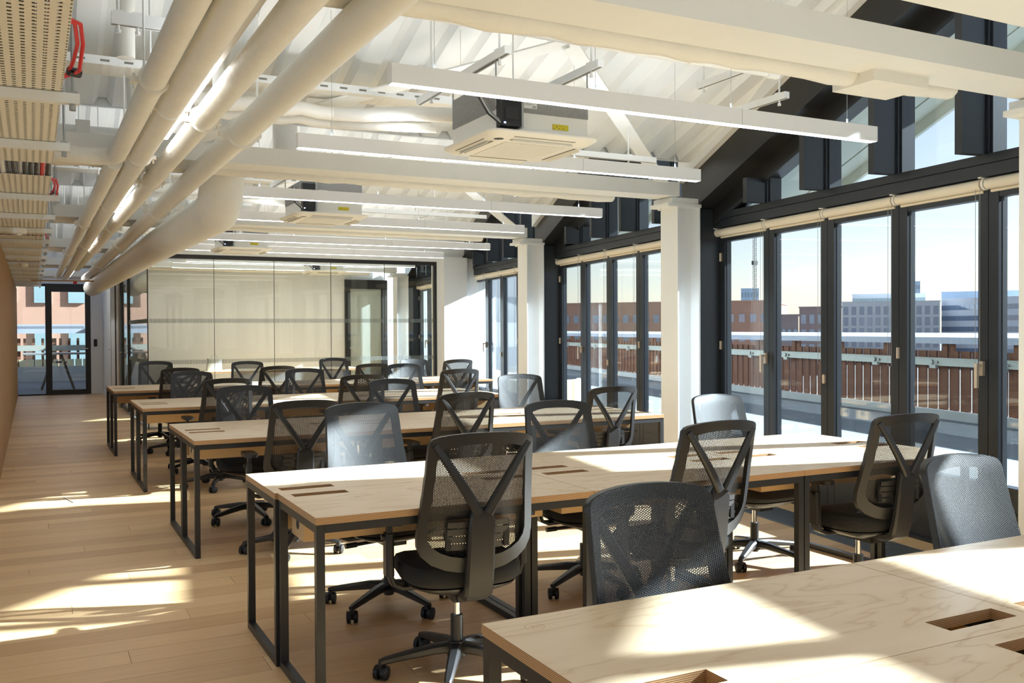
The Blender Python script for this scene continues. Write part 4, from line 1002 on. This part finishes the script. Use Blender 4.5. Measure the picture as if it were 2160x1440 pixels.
# ------------------------------------------------------------------ air conditioning cassettes
def make_ac():
    root = link('air_conditioner', None)
    S = 0.345
    # facia: rounded square, shallow bevel
    def rsq(h, r, n=6):
        pts = []
        for cx, cy, a0 in ((h - r, h - r, 0), (-h + r, h - r, 90), (-h + r, -h + r, 180), (h - r, -h + r, 270)):
            for i in range(n + 1):
                a = R(a0 + 90 * i / n); pts.append((cx + r * math.cos(a), cy + r * math.sin(a)))
        return pts
    rings = [(rsq(.20, .03), 2.452), (rsq(.30, .05), 2.453), (rsq(S - .008, .07), 2.474), (rsq(S, .075), 2.482), (rsq(S, .075), 2.490), (rsq(.29, .05), 2.50)]
    n = len(rings[0][0]); vs = [(x, y, z) for r_, z in rings for x, y in r_]
    fs = [(k * n + i, k * n + (i + 1) % n, (k + 1) * n + (i + 1) % n, (k + 1) * n + i) for k in range(len(rings) - 1) for i in range(n)] + [tuple(range(n - 1, -1, -1)), tuple(range((len(rings) - 1) * n, len(rings) * n))]
    fc = MB().add(vs, fs).build('facia_panel', M_['unit_cream'], root)
    for k in range(4):
        a = R(90 * k); m3 = Matrix.Rotation(a, 3, 'Z')
        b = MB(); pts = [(-.19, .255, 2.452), (.19, .255, 2.452), (.19, .315, 2.4615), (-.19, .315, 2.4615)]
        lo = [m3 @ Vector((x, y, z - .0022)) for x, y, z in pts]; hi = [m3 @ Vector((x, y, z + .004)) for x, y, z in pts]
        b.hexa(lo + hi); sl_ = b.build('air_slot', M_['slot_dark'], fc, smooth=False)
        b = MB(); lo = [m3 @ Vector(p) for p in ((-.187, .292, 2.438), (.187, .292, 2.438), (.187, .2965, 2.438), (-.187, .2965, 2.438))]; b.hexa(lo + [m3 @ Vector((x_, y_ - .018, 2.4575)) for x_, y_ in ((-.187, .292), (.187, .292), (.187, .2965), (-.187, .2965))]); b.build('louvre', M_['unit_cream'], fc, smooth=False)
    gm = MB().box(-.19, .19, -.006, .006, 2.4480, 2.4515).mesh('grille_slat', M_['unit_cream'])
    for i in range(20): link('grille_slat', gm, fc, (0, -.19 + i * .02, 0))
    MB().lathe([(.028, 2.4560), (.028, 2.4525), (.0, 2.4525)], (-.255, .255 - .51, 0), 18).build('sensor_eye', M_['ink'], fc)
    H = .285
    MB().box(-H, H, -H, H, 2.50, 2.60).build('lower_casing', M_['unit_white'], root, smooth=False)
    MB().box(-H - .003, H + .003, -H - .003, H + .003, 2.60, 2.77).build('upper_casing', M_['grey_felt'], root, smooth=False)
    cb = MB(); cb.box(-.285, -.17, -H - .075, -H - .004, 2.505, 2.74); cb = cb.build('control_box', M_['black'], root, smooth=False)
    b = MB(); b.box(-.27, -.19, -H - .080, -H - .075, 2.54, 2.60); b.box(-.25, -.21, -H - .083, -H - .075, 2.63, 2.67); b.build('box_cover', M_['ink'], cb, smooth=False)
    MB().box(-.168, -.150, -H - .06, -H - .004, 2.505, 2.76).build('bracket_plate', M_['zinc'], root, smooth=False)
    yl = MB().box(.06, .16, -H - .0045, -H - .001, 2.525, 2.555).build('warning_label', M_['yellow'], root, smooth=False)
    b = MB(); b.add([(.085, -H - .0048, 2.547), (.080, -H - .0048, 2.540), (.090, -H - .0048, 2.540)], [(0, 1, 2)])
    for i in range(3): b.box(.066 + .03 * i, .072 + .03 * i, -H - .0048, -H - .0046, 2.530, 2.534)
    b.build('label_print', M_['ink'], yl, smooth=False)
    pl = MB().box(-.12, -.04, -H - .0065, -H - .0035, 2.625, 2.70).build('rating_plate', M_['paper'], root, smooth=False)
    b = MB()
    for i in range(9): b.box(-.115, -.115 + .03 + .035 * ((i * 7) % 5) / 5, -H - .0068, -H - .0066, 2.690 - i * .006, 2.6915 - i * .006)
    for i in range(8): b.box(-.068 + i * .003, -.0665 + i * .003, -H - .0068, -H - .0066, 2.629, 2.640)
    b.build('plate_print', M_['ink'], pl, smooth=False)
    for x, y in ((-H, -H), (H, -H), (-H, H), (H, H)):
        MB().cyl((x, y, 2.62), (x, y, 2.875), .005, 8).build('hanger_rod', M_['zinc'], root)
    for k, dx in enumerate((0, .014, .028)):
        MB().tube([(-.31 + dx, -.10, 2.74), (-.35 + dx, -.2, 2.68), (-.34 + dx, -.30, 2.57), (-.29 + dx, -.345, 2.512), (-.24, -.35, 2.507)], .005, 6).build('wire', M_[('black', 'steel_white', 'zinc')[k]], root)
    MB().box(-.275, -.265, -H - .078, -H - .075, 2.515, 2.522).build('status_led', M_['led'], root)
    return root
ac0 = make_ac()
for k in range(4):
    o = ac0 if k == 0 else copy_tree(ac0)
    o.location = (2.50 if k == 0 else (2.45 if k < 3 else 4.75), 4.78 + 3.88 * k if k < 3 else 16.8, 0)
    tag(o, ['ceiling cassette air conditioner over the second desk row, biggest of the line', 'ceiling cassette air conditioner over the gap between desk rows three and four', 'ceiling cassette air conditioner over the last desk row', 'ceiling cassette air conditioner seen through the meeting room glass'][k], 'air conditioner', 'ceiling cassettes')

# ------------------------------------------------------------------ meeting room
t_ = thing('meeting_table', 'pale wood meeting table behind the glass wall', 'table', (3.9, 16.6, 0))
MB().box(-1.4, 1.4, -.5, .5, .71, .74).build('tabletop', M_['ply'], t_)
for x in (-1.3, 1.3):
    for y in (-.42, .42): MB().box(x - .025, x + .025, y - .025, y + .025, 0, .71).build('leg', M_['black_steel'], t_)
o = thing('white_bag', 'crumpled white paper bag standing on the meeting table', 'bag', (2.75, 16.45, .74))
b = MB(); n = 16
prof = [(.95, 0), (1.0, .02), (.98, .09), (.9, .16), (.86, .21)]
vs = []
for q, z in prof:
    for i in range(n):
        a = 2 * math.pi * i / n; c, s = math.cos(a), math.sin(a)
        vs.append((.13 * q * math.copysign(abs(c) ** .5, c) * random.uniform(.94, 1.06), .08 * q * math.copysign(abs(s) ** .5, s) * random.uniform(.94, 1.06), z + random.uniform(-.005, .005) * (z > .05)))
fs = [(k * n + i, k * n + (i + 1) % n, (k + 1) * n + (i + 1) % n, (k + 1) * n + i) for k in range(len(prof) - 1) for i in range(n)] + [tuple(range(n - 1, -1, -1))]
b.add(vs, fs).build('bag_body', M_['paper'], o)
MB().tube([(-.05, 0, .2), (-.04, 0, .26), (0, 0, .28), (.04, 0, .26), (.05, 0, .2)], .006, 6).build('bag_handle', M_['paper'], o)

# ------------------------------------------------------------------ outside: terrace and fence
struct(MB().hexa([(4.9, -30, -.35), (5, -30, -.35), (12.5, -30, -.35), (5, 60, -.35)] if False else [(5.0, -20, -.35), (6.1, -20, -.35), (18.05, 32, -.35), (9.2, 32, -.35), (5.0, -20, -.03), (6.1, -20, -.03), (18.05, 32, -.03), (9.2, 32, -.03)]).build('terrace_slab', M_['concrete']))
terr = struct(MB().hexa([tuple(wpt(0.08, -8, -.03)), (8.6, -9, -.03), (18.0, 32, -.03), tuple(wpt(0.08, 19.2, -.03))] + [tuple(wpt(0.08, -8, 0.0)), (8.6, -9, 0.0), (18.0, 32, 0.0), tuple(wpt(0.08, 19.2, 0.0))]).build('terrace_paving', M_['paving']))
struct(MB().box(-3, 9.0, 23.45, 34, -0.03, 0.0).build('terrace_paving_end', M_['paving']))
FA = Vector((12.2, 8.28, 0)); FDIR = Vector((0.224, 0.975, 0)).normalized(); FRZ = -math.atan2(FDIR.x, FDIR.y)
fe = thing('terrace_fence', 'weathered brown board fence with galvanised rail and pale top beam round the terrace', 'fence', FA, FRZ)
F0, F1 = -12.0, 24.0                                     # along local y
MB().box(-0.02, 0.35, F0, F1, 0, 0.13).build('upstand', M_['concrete'], fe)
b = MB(); b.hexa([(0.0, F0, 1.165), (0.9, F0, 1.20), (0.9, F1, 1.20), (0.0, F1, 1.165), (0.0, F0, 1.265), (0.9, F0, 1.325), (0.9, F1, 1.325), (0.0, F1, 1.265)]); b.build('top_beam', M_['roof_white'], fe)
MB().box(0.02, 0.07, F0, F1, 0.82, 0.93).build('rail', M_['galv'], fe)
MB().box(0.0, 0.12, F0, F1, 0.93, 0.945).build('rail', M_['galv'], fe)
bme = [MB().box(0.10, 0.13, 0, 0.108, 0.12, h).mesh('fence_board', M_['corten'], False) for h in (1.05, 1.165)]
nb = 0; y = F0; i = 0
while y < F1 and nb < 296:
    link('fence_board', bme[1 if i % 12 in (3, 4) else 0], fe, (random.uniform(-.004, .004) + (.03 if i % 2 else 0), y, 0)); nb += 1; i += 1
    y += 0.122
bk = MB(); bk.box(-0.03, 0.02, -.07, .07, .78, .83); bk.cyl((0.02, .06, .875), (-.01, .06, .875), .035, 12); bk.cyl((0.02, -.06, .875), (-.01, -.06, .875), .022, 12)
bkm = bk.mesh('rail_bracket', M_['galv'])
for i in range(24): link('rail_bracket', bkm, fe, (0, F0 + 0.7 + i * 1.46, 0))
# end terrace fence (seen through the far door)
fe2 = thing('end_fence', 'sunlit orange brown slat fence beyond the far glazed door', 'fence', (-4, 30.0, 0))
MB().box(0, 12, 0, .2, 0, .30).build('upstand', M_['concrete'], fe2); MB().box(0, 12, -.02, .3, 1.36, 1.62).build('top_beam', M_['roof_white'], fe2); MB().box(0, 12, .03, .09, .86, 1.02).build('rail', M_['galv'], fe2)
bm2 = [MB().box(0, w_, .10, .14, .3, 1.22).mesh('fence_board', M_['corten'], False) for w_ in (.07, .16)]
for i in range(52): link('fence_board', bm2[1 if i % 4 == 3 else 0], fe2, (.1 + i * .23, 0, 0))
ps = MB().box(0, .17, -.06, .02, .42, .62).mesh('pale_block', M_['stone'])
for i in range(40): link('pale_block', ps, fe2, (.6 + i * .205, -.12, 0))
MB().box(0.4, 9, -.24, -.04, 0.0, .42).build('bench_base', M_['concrete'], fe2)
# trestle table outside the far door
o = thing('trestle_table', 'grey trestle table with splayed dark legs outside the far door', 'table', (0.55, 25.4, 0))
MB().box(-.75, .75, -.4, .4, .86, .90).build('tabletop', M_['zinc'], o)
for sx in (-1, 1):
    for sy in (-1, 1):
        b = MB(); b.sweep([(sx * .08, sy * .25, .86), (sx * .36, sy * .28, .012)], .075, .05, side=(0, 1, 0)); b.build('leg', M_['black_steel'], o)
MB().box(-.2, .2, -.27, .27, .66, .69).build('stretcher', M_['black_steel'], o)
# planter by the glazing
o = thing('stone_planter', 'low curved pale block planter on the terrace beyond the third desk row', 'planter', (9.2, 16.6, 0))
pbm = MB().box(-.11, .11, -.05, .05, 0, .42).mesh('planter_block', M_['stone'])
for i in range(9):
    a = R(190 + i * 18); q = link('planter_block', pbm, o, (math.cos(a) * .75, math.sin(a) * .75, 0), a + R(90))
MB().cyl((0, 0, 0.001), (0, 0, .36), .68, 24).build('planter_soil', M_['street'], o)
def shrub(label, p, h, n):
    o = thing('terrace_plant', label, 'plant', p, group='terrace plants')
    MB().cyl((0, 0, 0), (0, 0, h * .8), .012, 6).build('stem', M_['corten'], o)
    lm = MB(); L = .17
    lm.add([(0, 0, 0), (.035, .05, .02), (.03, .12, .03), (0, L, .01), (-.03, .12, .03), (-.035, .05, .02), (0, .08, -.005)], [(0, 1, 6), (1, 2, 6), (2, 3, 6), (3, 4, 6), (4, 5, 6), (5, 0, 6)])
    me = lm.mesh('leaf', M_['leaf'])
    for i in range(n):
        q = link('leaf', me, o, (random.uniform(-.05, .05), random.uniform(-.05, .05), h * random.uniform(.25, .95)))
        q.rotation_euler = (random.uniform(-.4, .9), random.uniform(-.4, .4), random.uniform(0, 6.28)); s = random.uniform(.7, 1.4); q.scale = (s, s, s)
shrub('green leafy shrub just outside the glazing past the fourth row column', (8.6, 15.4, 0), 1.25, 60)
shrub('yellow green shrub outside the last glazing bay near the meeting room', (8.4, 18.6, 0), 1.15, 60)

# ------------------------------------------------------------------ outside: city
struct(MB().box(-400, 900, -400, 900, -9.2, -9).build('street_ground', M_['street']))
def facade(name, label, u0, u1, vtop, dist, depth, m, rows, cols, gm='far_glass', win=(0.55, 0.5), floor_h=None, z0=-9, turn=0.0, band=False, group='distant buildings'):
    A = at_dist(u0, vtop, dist); B = at_dist(u1, vtop, dist * (1 + turn))
    zt = A.z; d = Vector((B.x - A.x, B.y - A.y, 0)); wd = d.length; d.normalize()
    o = thing(name, label, 'building', (A.x, A.y, 0), math.atan2(d.y, d.x), group)
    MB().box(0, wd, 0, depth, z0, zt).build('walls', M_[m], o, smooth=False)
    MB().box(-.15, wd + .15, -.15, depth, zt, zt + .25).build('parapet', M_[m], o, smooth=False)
    fh = floor_h or 3.2
    if not rows: return o, wd, zt
    cw = wd / cols
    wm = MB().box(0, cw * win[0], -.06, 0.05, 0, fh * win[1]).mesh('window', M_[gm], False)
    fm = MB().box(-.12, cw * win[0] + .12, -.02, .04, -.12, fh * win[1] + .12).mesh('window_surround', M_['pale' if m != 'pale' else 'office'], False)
    for r_ in range(rows):
        for c in range(cols):
            w = link('window', wm, o, (cw * (c + .5 - win[0] / 2), -.02, zt - .9 - fh * (r_ + 1) + fh * (1 - win[1]) * .5))
    return o, wd, zt
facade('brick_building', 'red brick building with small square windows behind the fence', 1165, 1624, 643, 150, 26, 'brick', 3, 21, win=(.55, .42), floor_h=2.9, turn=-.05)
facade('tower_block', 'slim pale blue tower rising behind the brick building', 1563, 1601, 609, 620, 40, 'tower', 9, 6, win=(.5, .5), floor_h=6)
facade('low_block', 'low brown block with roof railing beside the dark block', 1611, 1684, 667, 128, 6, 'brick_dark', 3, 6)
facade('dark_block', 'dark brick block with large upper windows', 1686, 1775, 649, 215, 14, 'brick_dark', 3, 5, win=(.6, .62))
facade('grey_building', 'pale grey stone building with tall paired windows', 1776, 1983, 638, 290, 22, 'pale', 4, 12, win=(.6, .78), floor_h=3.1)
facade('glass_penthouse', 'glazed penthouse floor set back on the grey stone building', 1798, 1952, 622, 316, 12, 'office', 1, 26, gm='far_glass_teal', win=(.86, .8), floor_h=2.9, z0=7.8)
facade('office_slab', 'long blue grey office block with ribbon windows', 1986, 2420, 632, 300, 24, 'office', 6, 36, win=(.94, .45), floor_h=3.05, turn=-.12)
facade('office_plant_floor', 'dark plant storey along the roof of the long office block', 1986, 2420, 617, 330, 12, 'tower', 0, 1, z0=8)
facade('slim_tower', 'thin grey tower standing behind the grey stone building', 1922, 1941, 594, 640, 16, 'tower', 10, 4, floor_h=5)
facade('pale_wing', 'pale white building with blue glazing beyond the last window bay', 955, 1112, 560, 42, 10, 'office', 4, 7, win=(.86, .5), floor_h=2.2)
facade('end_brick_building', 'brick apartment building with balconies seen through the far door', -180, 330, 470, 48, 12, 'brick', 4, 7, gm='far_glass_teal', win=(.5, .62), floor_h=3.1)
# tower crane
c = at_dist(1592, 609, 600)
o = thing('tower_crane', 'thin lattice tower crane mast above the slim blue tower', 'crane', (c.x, c.y, 0))
b = MB(); zt = at_dist(1592, 488, 600).z
for dx, dy in ((-.7, -.7), (.7, -.7), (.7, .7), (-.7, .7)): b.box(dx - .12, dx + .12, dy - .12, dy + .12, -9, zt)
z = 0; s = 1
while z < zt - 2:
    b.sweep([(-.7 * s, -.7, z), (.7 * s, -.7, z + 1.6)], .18, .18); b.sweep([(-.7, .7 * s, z), (-.7, -.7 * s, z + 1.6)], .18, .18, side=(0, 0, 1) if False else (1, 0, 0)); z += 1.6; s = -s
b.build('crane_mast', M_['ink'], o)
zc = at_dist(1592, 554, 600).z
MB().box(-1.6, 1.6, -1, 1, zc - 1.3, zc + 1.2).build('crane_cab', M_['ink'], o)

o = thing('floor_strip', 'thin grey strip lying loose on the aisle floor', 'strip', (0.262, 8.75, 0), R(12))
MB().box(-.004, .004, -.16, .16, 0.0002, .004).build('strip_body', M_['zinc'], o)
